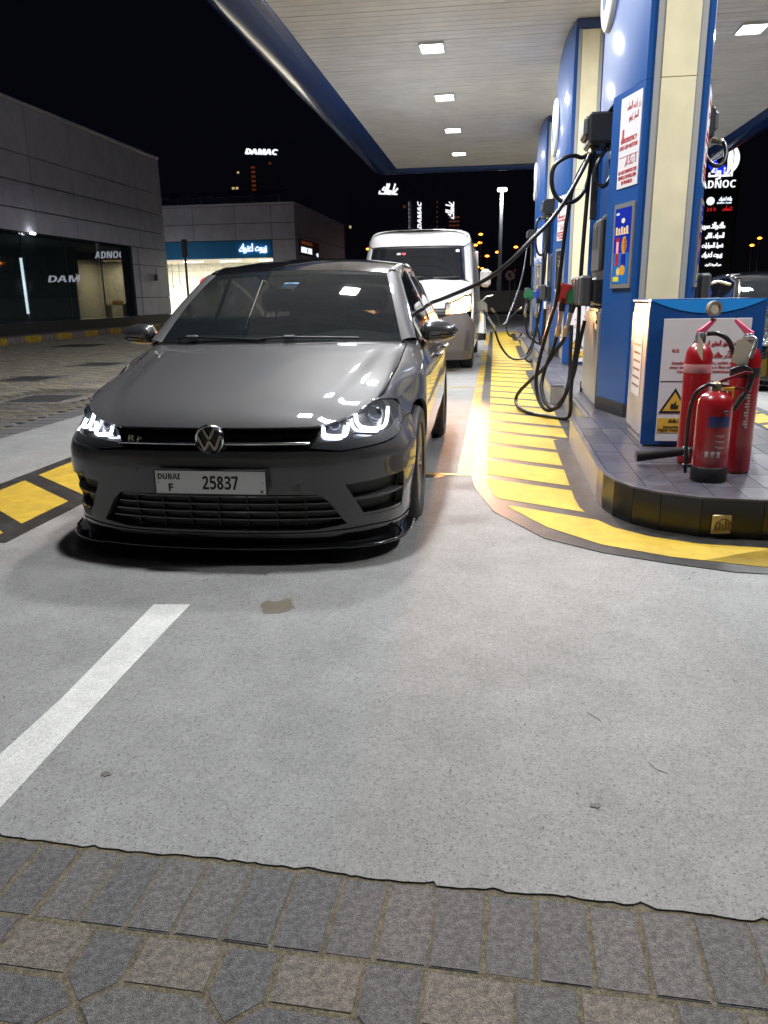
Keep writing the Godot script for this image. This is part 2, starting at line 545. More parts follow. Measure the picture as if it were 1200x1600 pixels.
func setting() -> void:
	var g := struct("ground", "dark asphalt ground reaching to the horizon")
	part("asphalt_sheet", slab([Vector2(-500, -60), Vector2(500, -60), Vector2(500, 900), Vector2(-500, 900)], -0.10, 0.3), M.asphalt, g)
	# forecourt slab: its near edge is chipped
	var o := []
	rng.seed = 11
	var x := -4.45
	while x < 3.9:
		o.append(Vector2(x, front_edge(x) + rng.randf_range(-0.0035, 0.0035) + 0.004 * sin(x * 9.0) + (rng.randf_range(0.004, 0.014) if rng.randf() < 0.1 else 0.0)))
		x += rng.randf_range(0.006, 0.035)
	o.append_array([Vector2(9.5, 1.0), Vector2(9.5, 50.0), Vector2(-4.45, 50.0)])
	var f := struct("forecourt_slab", "pale grey concrete forecourt with speckle, stains and a chipped near edge")
	part("concrete_surface", slab(o, 0.0, 0.2), M.concrete, f)
	var st := [[Vector2(-0.84, 2.80), 0.075, 0.085], [Vector2(-0.985, 1.645), 0.02, 0.012], [Vector2(-0.40, 5.17), 0.09, 0.05], [Vector2(0.27, 1.66), 0.016, 0.012], [Vector2(-1.31, 2.47), 0.02, 0.022]]
	var k := 0
	for s in st:
		var b := []
		for i in 18:
			var a := TAU * i / 18.0
			b.append(s[0] + Vector2(cos(a) * s[1], sin(a) * s[2]) * rng.randf_range(0.6, 1.15))
		part("stain", slab(b, 0.0015 + 0.0002 * k, 0.001), M.stain_dark if k in [2] else (M.stain if k == 0 else M.stain_faint), f)
		k += 1
	# scattered grit and two hairline cracks
	var gm := MB.new()
	for i in 70:
		var p := Vector2(rng.randf_range(-1.6, 2.2), rng.randf_range(1.40, 4.4))
		var b := PackedVector2Array()
		var r := rng.randf_range(0.0012, 0.0035)
		var turn := rng.randf() * TAU
		for j in 6:
			var a := TAU * j / 6.0
			b.append(p + Vector2(cos(a) * r * rng.randf_range(1.0, 2.2), sin(a) * r * rng.randf_range(0.5, 1.0)).rotated(turn))
		gm.prism(b, 0.0015, XD.translated(Vector3(0, 0.0005, 0)))
	part("grit", gm.mesh(), M.stain_faint, f).set_meta("kind", "stuff")
	for q in [[Vector2(0.30, 2.10), Vector2(0.325, 2.07), Vector2(0.335, 2.05)], [Vector2(0.43, 1.86), Vector2(0.445, 1.83), Vector2(0.47, 1.815)]]:
		part("crack", tb([v(q[0].x, 0.0005, q[0].y), v(q[1].x, 0.0008, q[1].y), v(q[2].x, 0.0005, q[2].y)], 0.0009, 5), M.stain_faint, f)
	lines()
	near_pavers()
	paver_yard()
	island()

func lines() -> void:
	var w := struct("white_bay_line", "broad white painted line on the concrete at the near left")
	part("painted_line", slab([Vector2(-1.325, 1.47), Vector2(-1.318, 2.0), Vector2(-1.353, 2.767), Vector2(-1.203, 2.782), Vector2(-1.195, 2.2), Vector2(-1.178, 1.47)], 0.003, 0.002), M.white_paint, w)
	var y := struct("yellow_lane_line", "worn yellow line along the lane beside the hatched zone")
	for s in [[5.2, 9.0], [9.0, 10.46], [10.62, 14.1], [14.6, 17.8], [19.4, 25.0]]:
		part("painted_line", slab([Vector2(-0.232, s[0]), Vector2(-0.13, s[0]), Vector2(-0.13, s[1]), Vector2(-0.232, s[1])], 0.003, 0.002), M.worn_yellow, y)
	for s in [[5.2, -2.2], [10.5, -2.2], [15.9, -2.2]]:
		part("cross_line", slab([Vector2(s[1], s[0]), Vector2(-0.235, s[0]), Vector2(-0.235, s[0] + 0.06), Vector2(s[1], s[0] + 0.06)], 0.0035, 0.0025), M.worn_yellow, y)
	# hatched zone round the pump island
	var outer := V2([-0.13, 26.6, -0.13, 5.20, -0.10, 4.85, 0.021, 4.292, 0.276, 3.805, 0.539, 3.60, 0.80, 3.48, 1.08, 3.38, CX, 3.36])
	for i in range(outer.size() - 2, -1, -1): outer.append(Vector2(2 * CX - outer[i].x, outer[i].y))
	var h := struct("hatched_marking", "black zone with slanting yellow bars round the pump island")
	part("black_base", slab(Array(outer), 0.004, 0.003), M.black_paint, h)
	var zone := V2([-0.025, 26.4, -0.025, 5.06, 0.02, 4.68, 0.12, 4.36, 0.3, 4.0, 0.55, 3.72, 0.85, 3.56, 1.2, 3.46, CX, 3.445])
	for i in range(zone.size() - 2, -1, -1): zone.append(Vector2(2 * CX - zone[i].x, zone[i].y))
	var keep := Geometry2D.offset_polygon(kerb_outline(), 0.125)[0]
	for side in [1.0, -1.0]:
		for i in range(-5, 36):
			var d0 := 5.238 + 0.61 * i
			var bar := PackedVector2Array()
			for c in [Vector2(-0.3, d0), Vector2(2.4, d0), Vector2(2.4, d0 + 0.482), Vector2(-0.3, d0 + 0.482)]:
				var q := Vector2(c.x, c.y - 0.57 * (c.x + 0.025))
				bar.append(q if side > 0 else Vector2(2 * CX - q.x, q.y))
			for a in Geometry2D.intersect_polygons(bar, zone):
				for b in Geometry2D.clip_polygons(a, keep):
					var mid := Vector2.ZERO
					for q in b: mid += q / b.size()
					if b.size() > 2 and not Geometry2D.is_polygon_clockwise(b) and (mid.x < CX) == (side > 0):
						part("yellow_bar", slab(Array(b), 0.006, 0.0025), M.yellow_paint, h)
	# the hatched band between the lanes on the left
	var l := struct("lane_divider_marking", "black band with slanting yellow blocks left of the grey car")
	part("black_base", slab([Vector2(-3.33, 3.49), Vector2(-2.485, 3.49), Vector2(-2.485, 26), Vector2(-3.33, 26)], 0.004, 0.003), M.black_paint, l)
	var lim := V2([-3.22, 3.6, -2.595, 3.6, -2.595, 25.9, -3.22, 25.9])
	for i in range(-2, 33):
		var d := 3.815 + 0.665 * i
		for b in Geometry2D.intersect_polygons(V2([-2.6, d, -2.6, d + 0.495, -3.213, d + 1.007, -3.213, d + 0.512]), lim):
			part("yellow_block", slab(Array(b), 0.006, 0.0025), M.yellow_paint, l)

func near_pavers() -> void:
	var p := struct("paver_strip", "grey and tan concrete pavers along the near edge of the forecourt")
	part("sand_bed", slab([Vector2(-4.4, -2), Vector2(5, -2), Vector2(5, 1.236), Vector2(-4.4, 1.521)], -0.0035, 0.1), M.joint_sand, p)
	rng.seed = 21
	var t := Transform2D(-0.0303, Vector2(0, 1.3545))
	var cut := func(o: PackedVector2Array, mt: StandardMaterial3D) -> void:
		var q := Geometry2D.offset_polygon(o, -0.0037)
		if q.is_empty(): return
		var dz := rng.randf_range(-0.0015, 0.0012)
		var top := []
		var low := []
		for c in q[0]:
			c += Vector2(rng.randf_range(-0.001, 0.001), rng.randf_range(-0.001, 0.001))
			low.append(t * c)
		for c in Geometry2D.offset_polygon(q[0], -0.003)[0]: top.append(t * c)
		var m := MB.new()
		m.prism(PackedVector2Array(low), 0.05, XD.translated(Vector3(0, -0.0531 + dz, 0)))
		m.prism(PackedVector2Array(top), 0.0018, XD.translated(Vector3(0, -0.0033 + dz, 0)))
		part("paver", m.mesh(), mt, p)
	# soldier course
	for i in range(-32, 33):
		var x := 0.0105 + i * 0.1012
		cut.call(V2([x, -0.214, x + 0.1012, -0.214, x + 0.1012, -0.008, x, -0.008]), M.paver_dark if rng.randf() < 0.7 else M.paver_grey)
	# alternating tan blocks and dark pointed blocks, then the blocks they interlock with
	for i in range(-12, 12):
		var x := 0.182 + i * 0.2745
		cut.call(V2([x, -0.332, x + 0.163, -0.332, x + 0.163, -0.217, x, -0.217]), M.paver_tan)
		cut.call(V2([x + 0.163, -0.332, x + 0.218, -0.386, x + 0.2745, -0.332, x + 0.2745, -0.217, x + 0.163, -0.217]), M.paver_dark)
		cut.call(V2([x - 0.055, -0.386, x, -0.334, x + 0.163, -0.334, x + 0.218, -0.386, x + 0.163, -0.44, x, -0.44]), M.paver_dark if i % 3 else M.paver_grey)
		cut.call(V2([x + 0.163, -0.44, x + 0.218, -0.388, x + 0.2745, -0.44, x + 0.2745, -0.56, x + 0.163, -0.56]), M.paver_grey)
		cut.call(V2([x, -0.56, x + 0.163, -0.56, x + 0.163, -0.442, x, -0.442]), M.paver_tan)

func paver_yard() -> void:
	var y := struct("paver_yard", "olive and brown paved yard between the forecourt and the dark shop")
	part("sand_bed", slab([Vector2(-14.2, -1), Vector2(-4.46, -1), Vector2(-4.46, 60), Vector2(-14.2, 60)], -0.02, 0.08), M.joint_sand, y)
	rng.seed = 31
	var kinds := [M.paver_olive, M.paver_brown, M.paver_sand, M.paver_grey]
	var shared := bx(Vector3(-0.097, -0.06, -0.047), Vector3(0.097, -0.002, 0.047), 0.006)
	var border := bx(Vector3(-0.16, -0.06, -0.097), Vector3(0.16, -0.001, 0.097), 0.006)
	for i in 60:
		part("border_paver", border, M.paver_dark if i % 3 else M.paver_grey, y, v(-4.625, 0.0, 4.0 + i * 0.2))
	var rest := []
	var near := 0
	for r in range(0, 560):
		for c in range(0, 48):
			var px := -4.89 - c * 0.2 - (0.1 if r % 2 else 0.0)
			var d := 5.6 + r * 0.1
			var hole := false
			for q in COVERS:
				if absf(px - q[0]) < q[2] + 0.17 and absf(d - q[1]) < q[2] + 0.12: hole = true
			if hole or px < -14.1: continue
			if d > 6.4 and d < 10.4 and px > -6.4 and near < 300:
				near += 1
				part("paver", shared, kinds[rng.randi() % 4], y, v(px, rng.randf_range(-0.003, 0.003), d))
			else:
				rest.append(v(px, rng.randf_range(-0.003, 0.003), d))
	var mm := MultiMesh.new()
	mm.transform_format = MultiMesh.TRANSFORM_3D
	mm.use_colors = true
	mm.mesh = shared
	mm.instance_count = rest.size()
	for i in rest.size():
		mm.set_instance_transform(i, Transform3D(Basis(), rest[i]))
		var k: Color = [Color(0.25, 0.225, 0.165), Color(0.2, 0.17, 0.135), Color(0.3, 0.27, 0.2), Color(0.22, 0.205, 0.18)][rng.randi() % 4]
		mm.set_instance_color(i, k)
	var mi := MultiMeshInstance3D.new()
	mi.name = "distant_paving"
	mi.multimesh = mm
	var m := mat("paver_mixed", Color.WHITE, 0.75)
	m.vertex_color_use_as_albedo = true
	mi.material_override = m
	mi.set_meta("kind", "stuff")
	y.add_child(mi)
	# covers let into the yard
	var n := 0
	for q in COVERS:
		var t := thing("utility_cover", ["dark utility cover nearest the grey car headlamp in the paved yard", "dark utility cover at the left edge of the paved yard", "dark utility cover farther back beside the car bonnet", "long dark cover close to the yellow and grey kerb", "dark cover far back beside the car mirror"][n], "manhole cover", v(q[0], 0, q[1]), 0.0, "utility covers in the paved yard")
		var h: float = q[2]
		var fm := MB.new()
		for s in [-1.0, 1.0]:
			fm.box(Vector3(-h - 0.13, -0.05, s * (h + 0.06) - 0.06), Vector3(h + 0.13, 0.002, s * (h + 0.06) + 0.06), 0.006)
			fm.box(Vector3(s * (h + 0.065) - 0.065, -0.05, -h + 0.002), Vector3(s * (h + 0.065) + 0.065, 0.002, h - 0.002), 0.006)
		part("frame", fm.mesh(), M.kerb_concrete, t)
		var lid := part("lid", bx(Vector3(-h, -0.06, -h), Vector3(h, -0.012, h)), M.cover_dark, t)
		var sm := MB.new()
		var cells := 12
		for a in cells:
			for b in cells:
				var at := Vector3(-h + (a + 0.5) * 2 * h / cells, -0.012, -h + (b + 0.5) * 2 * h / cells)
				sm.box(at + Vector3(-0.022, 0, -0.022), at + Vector3(0.022, 0.012, 0.022), 0.004)
		var studs := part("studs", sm.mesh(), M.cover_dark, lid)
		studs.set_meta("kind", "stuff")
		n += 1

const COVERS := [[-5.72, 9.25, 0.37], [-7.5, 11.75, 0.36], [-7.7, 14.5, 0.36], [-11.6, 20.8, 0.6], [-10.9, 25.4, 0.6]]

func island() -> void:
	var s := struct("pump_island", "raised tiled kerb island that carries the pumps")
	var ko := kerb_outline()
	var core := Geometry2D.offset_polygon(ko, -0.012)[0]
	part("island_core", slab(Array(core), KH - 0.012, KH), M.grout, s)
	# kerb facing: black granite round the nose, grey slabs along the sides, each piece by itself
	var n := ko.size()
	var len := 0.0
	for i in n:
		var a := ko[i]; var b := ko[(i + 1) % n]
		var L := a.distance_to(b)
		if maxf(a.y, b.y) > 4.65 and L < 0.01: continue
		var nose := maxf(a.y, b.y) < 4.7
		var pieces := maxi(1, int(round(L / (0.9 if not nose else 0.3))))
		for k in pieces:
			var p := a.lerp(b, float(k) / pieces); var q := a.lerp(b, float(k + 1) / pieces)
			var e := (q - p).normalized()
			var nn := Vector2(e.y, -e.x)
			var mid := (p + q) / 2.0
			if Geometry2D.is_point_in_polygon(mid + nn * 0.01, ko): nn = -nn
			var g := 0.0015
			part("kerb_panel", slab([p + e * g, q - e * g, q - e * g - nn * 0.011, p + e * g - nn * 0.011], KH - 0.006, KH - 0.004), M.granite if nose else M.kerb_side, s)
	# edging strip and tiles on top
	var inner := Geometry2D.offset_polygon(ko, -0.03)[0]
	var m := MB.new()
	for i in n:
		var a := ko[i]; var b := ko[(i + 1) % n]
		var e := (b - a).normalized()
		var nn := Vector2(e.y, -e.x)
		if Geometry2D.is_point_in_polygon((a + b) / 2.0 + nn * 0.01, ko): nn = -nn
		m.prism(PackedVector2Array([a + nn * 0.003, b + nn * 0.003, b - nn * 0.026, a - nn * 0.026]), 0.0095, XD.translated(Vector3(0, KH - 0.0085 + 0.0001 * (i % 3), 0)))
	part("metal_edging", m.mesh(), M.edging, s)
	rng.seed = 41
	var kinds := [M.tile, M.tile, M.tile_b, M.tile_c]
	var far := {}
	var placed := 0
	for c in 12:
		for r in 74:
			var x0 := 0.515 + c * 0.15
			var d0 := 3.82 + r * 0.305
			var o := V2([x0 + 0.0018, d0 + 0.0018, x0 + 0.1482, d0 + 0.0018, x0 + 0.1482, d0 + 0.3032, x0 + 0.0018, d0 + 0.3032])
			var cutp := Geometry2D.intersect_polygons(o, inner)
			if cutp.is_empty(): continue
			var kd := rng.randi() % 4
			if placed < 280 and d0 < 13.0:
				placed += 1
				part("tile", slab(Array(cutp[0]), KH - 0.0005 + rng.randf_range(-0.0007, 0.0007), 0.011), kinds[kd], s)
			else:
				if not far.has(kd): far[kd] = MB.new()
				far[kd].prism(cutp[0], 0.011, XD.translated(Vector3(0, KH - 0.0115, 0)))
	for kd in far:
		part("distant_tiling", far[kd].mesh(), kinds[kd], s).set_meta("kind", "stuff")
	# brass plaque set in the kerb nose
	var t := thing("brass_plaque", "small brass grille plaque set low in the black kerb nose", "plaque", v(1.155, 0.075, 3.885), deg_to_rad(7.0))
	part("plate", bx(Vector3(-0.058, -0.048, 0.0), Vector3(0.058, 0.052, 0.012), 0.003), M.brass, t)
	for k in 6:
		var h := [0.02, 0.045, 0.035, 0.06, 0.045, 0.03][k] as float
		part("raised_bar", bx(Vector3(-0.038 + k * 0.0145, -0.03, 0.012), Vector3(-0.029 + k * 0.0145, -0.03 + h, 0.017), 0.002), M.brass_dark, t)
	var arc := []
	for k in 13:
		var a := PI * k / 12.0
		arc.append(Vector3(cos(a) * 0.045, -0.03 + sin(a) * 0.062, 0.014))
	part("arch_rib", tb(arc, 0.003, 6), M.brass_dark, t)

func more_materials() -> void:
	var ms := mat("stain", lin(0.19, 0.165, 0.12), 0.6)
	tri_map(ms, M.concrete.albedo_texture, 0.5)
	mat("stain_dark", lin(0.03, 0.03, 0.03), 0.5)
	mat("stain_faint", lin(0.11, 0.105, 0.1), 0.7)
	mat("cover_dark", lin(0.045, 0.045, 0.045), 0.6, 0.2)
	mat("brass_dark", lin(0.16, 0.13, 0.08), 0.4, 0.8)
	var m := mat("kerb_side", lin(0.34, 0.32, 0.30), 0.3)
	tri_map(m, M.cladding.albedo_texture, 0.6)
	mat("edging", lin(0.11, 0.105, 0.12), 0.25)

# ---------------------------------------------------------------- canopy
func canopy() -> void:
	var xl := -3.1; var xr := 5.77; var d0 := 1.6; var d1 := 25.7
	var c := thing("canopy", "wide forecourt canopy with ribbed pale soffit and glossy blue rounded edge", "canopy", v(CX, HC, 13.6))
	var at := func(x: float, y: float, d: float) -> Vector3: return v(x, y, d) - c.position
	rng.seed = 51
	var shared := bx(Vector3(-(xr - xl) / 2.0, 0.0, -0.094), Vector3((xr - xl) / 2.0, 0.034, 0.0915), 0.005)
	var k := 0
	var d := d0 + 0.1
	while d < d1 - 0.05:
		part("soffit_plank", shared, M.soffit if rng.randf() < 0.6 else M.soffit_b, c, at.call((xl + xr) / 2.0, HC + rng.randf_range(-0.002, 0.002), d))
		d += 0.2
		k += 1
	part("roof_deck", bx(at.call(xl - 0.3, HC + 0.035, d0 - 0.3), at.call(xr + 0.3, HC + 0.6, d1 + 0.3)), M.joint_dark, c)
	# rounded blue edge: (outward, height) along the rim
	var prof := [Vector2(0.0, HC + 0.0), Vector2(0.06, HC - 0.045), Vector2(0.2, HC - 0.08), Vector2(0.39, HC - 0.095), Vector2(0.58, HC - 0.07), Vector2(0.76, HC + 0.005), Vector2(0.90, HC + 0.12), Vector2(0.99, HC + 0.27), Vector2(1.03, HC + 0.45), Vector2(1.03, HC + 0.85)]
	var ring := func(o: float, y: float) -> Array: return [Vector3(xl - o, y, -(d0 - o)), Vector3(xl - o, y, -(d1 + o)), Vector3(xr + o, y, -(d1 + o)), Vector3(xr + o, y, -(d0 - o))]
	for s in 4:
		var g := []
		for q in prof:
			var r: Array = ring.call(q.x, q.y)
			g.append([r[s] - c.position, r[(s + 1) % 4] - c.position])
		var m := MB.new()
		m.sheet(g, [Vector3(-1, -1, 0), Vector3(0, -1, -1), Vector3(1, -1, 0), Vector3(0, -1, 1)][s])
		part("edge_panel", m.mesh(), M.fascia_blue, c)
	# lamps let into the soffit
	for r in 2:
		for i in 7:
			var x: float = [-1.07, 3.73][r]
			var dd := 4.1 + 3.2 * i
			var t := thing("canopy_lamp", "square LED soffit lamp, %s row, %s from the camera" % [["near lane", "far lane"][r], ["first", "second", "third", "fourth", "fifth", "sixth", "seventh", "eighth"][i]], "ceiling light", v(x, HC - 0.005, dd), 0.0, "LED lamps in the canopy soffit")
			var fm := MB.new()
			for s in [-1.0, 1.0]:
				fm.box(Vector3(-0.2, -0.035, s * 0.24 - 0.012), Vector3(0.2, 0.0, s * 0.24 + 0.012), 0.004)
				fm.box(Vector3(s * 0.19 - 0.012, -0.0345, -0.228), Vector3(s * 0.19 + 0.012, -0.0005, 0.228), 0.004)
			part("frame", fm.mesh(), M.white, t)
			part("back_plate", bx(Vector3(-0.178, -0.006, -0.228), Vector3(0.178, 0.0, 0.228)), M.trim_grey, t)
			for s in [-1.0, 1.0]:
				part("led_lamp", bx(Vector3(-0.165, -0.024, s * 0.115 - 0.085), Vector3(0.165, -0.008, s * 0.115 + 0.085), 0.004), M.led, t)
			var l := AreaLight3D.new()
			l.name = "lamp_light"
			l.area_size = Vector2(0.33, 0.4)
			l.light_color = Color(0.985, 0.99, 1.0)
			l.light_energy = LAMP_E
			l.set("area_range", 60.0)
			l.shadow_enabled = true
			l.rotation.x = -PI / 2.0
			l.position = Vector3(0, -0.04, 0)
			t.add_child(l)

const LAMP_E := 21.0

# ---------------------------------------------------------------- pump towers
func blob(w: Image, x: int, y: int, rx: int, ry: int, c: Color) -> void:
	for j in range(-ry, ry + 1):
		for i in range(-rx, rx + 1):
			if float(i * i) / (rx * rx) + float(j * j) / (ry * ry) <= 1.0 and x + i >= 0 and y + j >= 0 and x + i < w.get_width() and y + j < w.get_height():
				w.set_pixel(x + i, y + j, c)

func poster_picture(kind: int) -> StandardMaterial3D:
	var im := Image.create(128, 256, false, Image.FORMAT_RGB8)
	if kind == 0:
		im.fill(Color(0.05, 0.16, 0.62))
		im.fill_rect(Rect2i(0, 150, 128, 106), Color(0.10, 0.42, 0.72))
		im.fill_rect(Rect2i(8, 14, 26, 8), Color(0.85, 0.88, 0.92))
		blob(im, 66, 42, 14, 9, Color(0.92, 0.9, 0.8))
		for i in 5:
			im.fill_rect(Rect2i(10 + i * 21, 62 + (i % 2) * 5, 15, 22), Color(0.95, 0.82, 0.6))
			im.fill_rect(Rect2i(10 + i * 21, 84, 19, 5), Color(0.95, 0.82, 0.6))
		im.fill_rect(Rect2i(18, 98, 26, 96), Color(0.72, 0.07, 0.14))
		im.fill_rect(Rect2i(23, 112, 16, 40), Color(0.9, 0.75, 0.78))
		blob(im, 84, 125, 20, 30, Color(0.82, 0.55, 0.16))
		for i in 16: blob(im, 70 + (i * 29) % 30, 102 + (i * 17) % 46, 3, 3, Color(0.5, 0.3, 0.08))
		im.fill_rect(Rect2i(66, 156, 38, 40), Color(0.1, 0.12, 0.55))
		blob(im, 48, 214, 16, 14, Color(0.9, 0.78, 0.45))
		blob(im, 80, 210, 22, 18, Color(0.84, 0.6, 0.2))
		im.fill_rect(Rect2i(8, 232, 46, 16), Color(0.9, 0.85, 0.1))
	else:
		im.fill(Color(0.04, 0.035, 0.03))
		for i in 9: im.fill_rect(Rect2i(30 + (i % 3) * 24, 30 + i * 9, 20, 5), Color(0.62, 0.5, 0.3))
		im.fill_rect(Rect2i(58, 60, 12, 70), Color(0.72, 0.6, 0.4))
		im.fill_rect(Rect2i(40, 96, 48, 9), Color(0.72, 0.6, 0.4))
		im.fill_rect(Rect2i(40, 150, 50, 30), Color(0.16, 0.18, 0.36))
		blob(im, 64, 222, 26, 20, Color(0.85, 0.62, 0.35))
	var m := StandardMaterial3D.new()
	m.albedo_texture = ImageTexture.create_from_image(im)
	m.roughness = 0.25
	return m

func face_quad(a: Vector3, b: Vector3, c: Vector3, d: Vector3, out: Vector3) -> ArrayMesh:
	var m := MB.new()
	m.tri(a, b, c, out, out, out, Vector2(0, 1), Vector2(1, 1), Vector2(1, 0))
	m.tri(a, c, d, out, out, out, Vector2(0, 1), Vector2(1, 0), Vector2(0, 0))
	return m.mesh()

func tower_half_width(q: float) -> float:   # q runs 0..1 from the near to the far face
	return 0.225 + 0.14 * pow(maxf(0.0, 1.0 - pow(absf(2.0 * q - 1.0), 2.2)), 0.9)

func tower(k: int) -> void:
	var words: String = ["nearest, behind the red extinguishers", "second from the camera", "third and farthest"][k]
	var t := thing("pump_tower", "tall glossy blue pump tower with cream face, " + words, "pillar", v(TX, KH, 6.5 + 6.3 * k), 0.0, "blue towers along the pump island")
	var L := 2.35
	var seam := 2.71 - KH
	var top := HC - KH
	var P := func(y: float) -> Transform3D: return XD.translated(Vector3(0, y, 0))
	for f in 2:
		var w := func(x: float, d: float) -> Vector2: return Vector2(x, d if f == 0 else L - d)
		var o := [w.call(-0.225, 0.02), w.call(-0.15, 0.02), w.call(0.15, 0.02), w.call(0.225, 0.02), w.call(0.38, 0.56), w.call(-0.38, 0.56)]
		var base := PackedVector2Array(o)
		base = Geometry2D.offset_polygon(base, 0.012)[0]
		part("base", pr(Array(base), 0.11, P.call(0.0)), M.plinth, t)
		part("pier", pr(o, seam - 0.112, P.call(0.111)), M.blue, t)
		var cream := [w.call(-0.122, -0.012), w.call(0.122, -0.012), w.call(0.122, 0.018), w.call(-0.122, 0.018)]
		part("cream_panel", pr(cream, seam - 0.116, P.call(0.113)), M.cream, t)
		part("cream_panel", pr(cream, top - seam - 0.155, P.call(seam + 0.003)), M.cream, t)
		for s in [-1.0, 1.0]:
			part("grey_trim", pr([w.call(s * 0.125, 0.0), w.call(s * 0.172, 0.0), w.call(s * 0.172, 0.0195), w.call(s * 0.125, 0.0195)], top - 0.25, P.call(0.112)), M.trim_grey, t)
	# the blue shell above: plan bulges, top edge rounded
	for s in [-1.0, 1.0]:
		var g := []
		for i in 15:
			var y := lerpf(seam + 0.006, top - 0.02, i / 14.0)
			var roundoff := 1.0
			if y > top - 0.75: roundoff = 0.55 + 0.45 * sqrt(maxf(0.0, 1.0 - pow((y - (top - 0.75)) / 0.75, 2.0)))
			var row := []
			for j in 25:
				var q := j / 24.0
				row.append(Vector3(s * (0.175 + (tower_half_width(q) - 0.175) * roundoff), y, -(0.02 + q * (L - 0.04))))
			g.append(row)
		var m := MB.new()
		m.sheet(g, Vector3(s, 0, 0))
		for i in 14:
			for e in [0, 24]:
				var A: Vector3 = g[i][e]; var B: Vector3 = g[i + 1][e]
				m.quad(A, B, Vector3(s * 0.172, B.y, B.z), Vector3(s * 0.172, A.y, A.z), Vector3(0, 0, 1 if e == 0 else -1))
		part("blue_shell", m.mesh(), M.blue, t)
	var under := []
	for j in 25: under.append(Vector2(-tower_half_width(j / 24.0), 0.02 + j / 24.0 * (L - 0.04)))
	for j in range(24, -1, -1): under.append(Vector2(tower_half_width(j / 24.0), 0.02 + j / 24.0 * (L - 0.04)))
	part("shell_underside", pr(under, 0.004, P.call(seam + 0.001)), M.blue, t)
	part("core_column", bx(Vector3(-0.16, seam, -L + 0.03), Vector3(0.16, top - 0.02, -0.03)), M.blue, t)
	part("capital", bx(Vector3(-0.2, top - 0.14, -L + 0.002), Vector3(0.2, top - 0.001, -0.002), 0.01), M.fascia_blue, t)
	# oval white signs on both flanks
	for s in [-1.0, 1.0]:
		var x := tower_half_width(0.5)
		var T := Transform3D(Basis(Vector3(0, 0, -1), Vector3(s, 0, 0) * 1.0, Vector3(0, -s, 0)), Vector3(s * (x - 0.005), 3.58, -L / 2.0))
		var m := MB.new()
		m.lathe([Vector2(0.001, 0.055), Vector2(0.40, 0.05), Vector2(0.425, 0.035), Vector2(0.43, 0.0)], 32, T)
		var sg := part("round_sign", m.mesh(), M.white, t)
		var b := MB.new()
		b.lathe([Vector2(0.001, 0.0), Vector2(0.2, -0.002)], 24, T.translated_local(Vector3(0.06, 0.0575, -0.05)))
		part("sign_emblem", b.mesh(), M.blue, sg)
	# notices and poster on the chamfer facing the lane
	for s in [-1.0, 1.0]:
		var a := Vector3(s * 0.225, 0, -0.02); var e := (Vector3(s * 0.38, 0, -0.56) - a)
		var eu := e.normalized()
		var n := Vector3(s * 0.54, 0, 0.155).normalized()
		var pt := func(q: float, y: float, lift: float) -> Vector3: return a + eu * q + Vector3(0, y - KH, 0) + n * lift
		var plate := func(q0: float, q1: float, y0: float, y1: float, lift: float, th: float) -> ArrayMesh:
			var m := MB.new()
			var A: Vector3 = pt.call(q0, y0, lift); var B: Vector3 = pt.call(q1, y0, lift); var C: Vector3 = pt.call(q1, y1, lift); var D: Vector3 = pt.call(q0, y1, lift)
			m.quad(A, B, C, D, n)
			for z in [[A, B], [B, C], [C, D], [D, A]]:
				m.quad(z[0], z[1], z[1] - n * th, z[0] - n * th)
			return m.mesh()
		var sg := part("notice_board", plate.call(0.03, 0.39, 2.0, 2.66, 0.006, 0.006), M.board_white, t)
		var face := Basis(-eu * s * -1.0 if s > 0 else -eu, Vector3.UP, n)
		face = Basis(Vector3.UP.cross(n).normalized(), Vector3.UP, n)
		var put := func(m: Mesh, q: float, y: float, lift: float, mt: Material, nm: String) -> void:
			var p := part(nm, m, mt, sg, pt.call(q, y, lift))
			p.basis = face
		if k < 2:
			put.call(arabic("zr aytm alslm", 0.034, 0.13, 0.001), 0.21 + s * 0.16, 2.56, 0.007, M.red_ink, "lettering")
			put.call(arabic("alsAr lwqw", 0.03, 0.13, 0.001), 0.21 + s * 0.13, 2.48, 0.007, M.red_ink, "lettering")
			put.call(flat_text("EMERGENCY", 0.034, 0.002), 0.22, 2.345, 0.0075, M.red_ink, "lettering")
			put.call(flat_text("SHUT-OFF BUTTON", 0.03, 0.002, true, 0.85), 0.22, 2.295, 0.0075, M.red_ink, "lettering")
			put.call(arabic("la tdKl aly", 0.036, 0.13, 0.001), 0.21 + s * 0.14, 2.165, 0.007, M.red_ink, "lettering")
			put.call(flat_text("DO NOT REENTER THE", 0.026, 0.002, true, 0.85), 0.21, 2.115, 0.0075, M.red_ink, "lettering")
			put.call(flat_text("VEHICLE REFUELLING", 0.026, 0.002, true, 0.85), 0.21, 2.076, 0.0075, M.red_ink, "lettering")
			put.call(flat_text("IN PROGRESS", 0.026, 0.002, true, 0.85), 0.21, 2.037, 0.0075, M.red_ink, "lettering")
			part("divider_line", plate.call(0.045, 0.375, 2.226, 2.23, 0.008, 0.002), M.red_ink, sg)
			part("red_arrow", plate.call(0.31, 0.34, 2.36, 2.43, 0.008, 0.002), M.red_ink, sg)
		var fr := part("poster_frame", plate.call(0.02, 0.37, 1.235, 1.88, 0.02, 0.02), M.brushed, t)
		var A: Vector3 = pt.call(0.05 if s > 0 else 0.34, 1.27, 0.022); var B: Vector3 = pt.call(0.34 if s > 0 else 0.05, 1.27, 0.022)
		var C: Vector3 = pt.call(0.34 if s > 0 else 0.05, 1.845, 0.022); var D: Vector3 = pt.call(0.05 if s > 0 else 0.34, 1.845, 0.022)
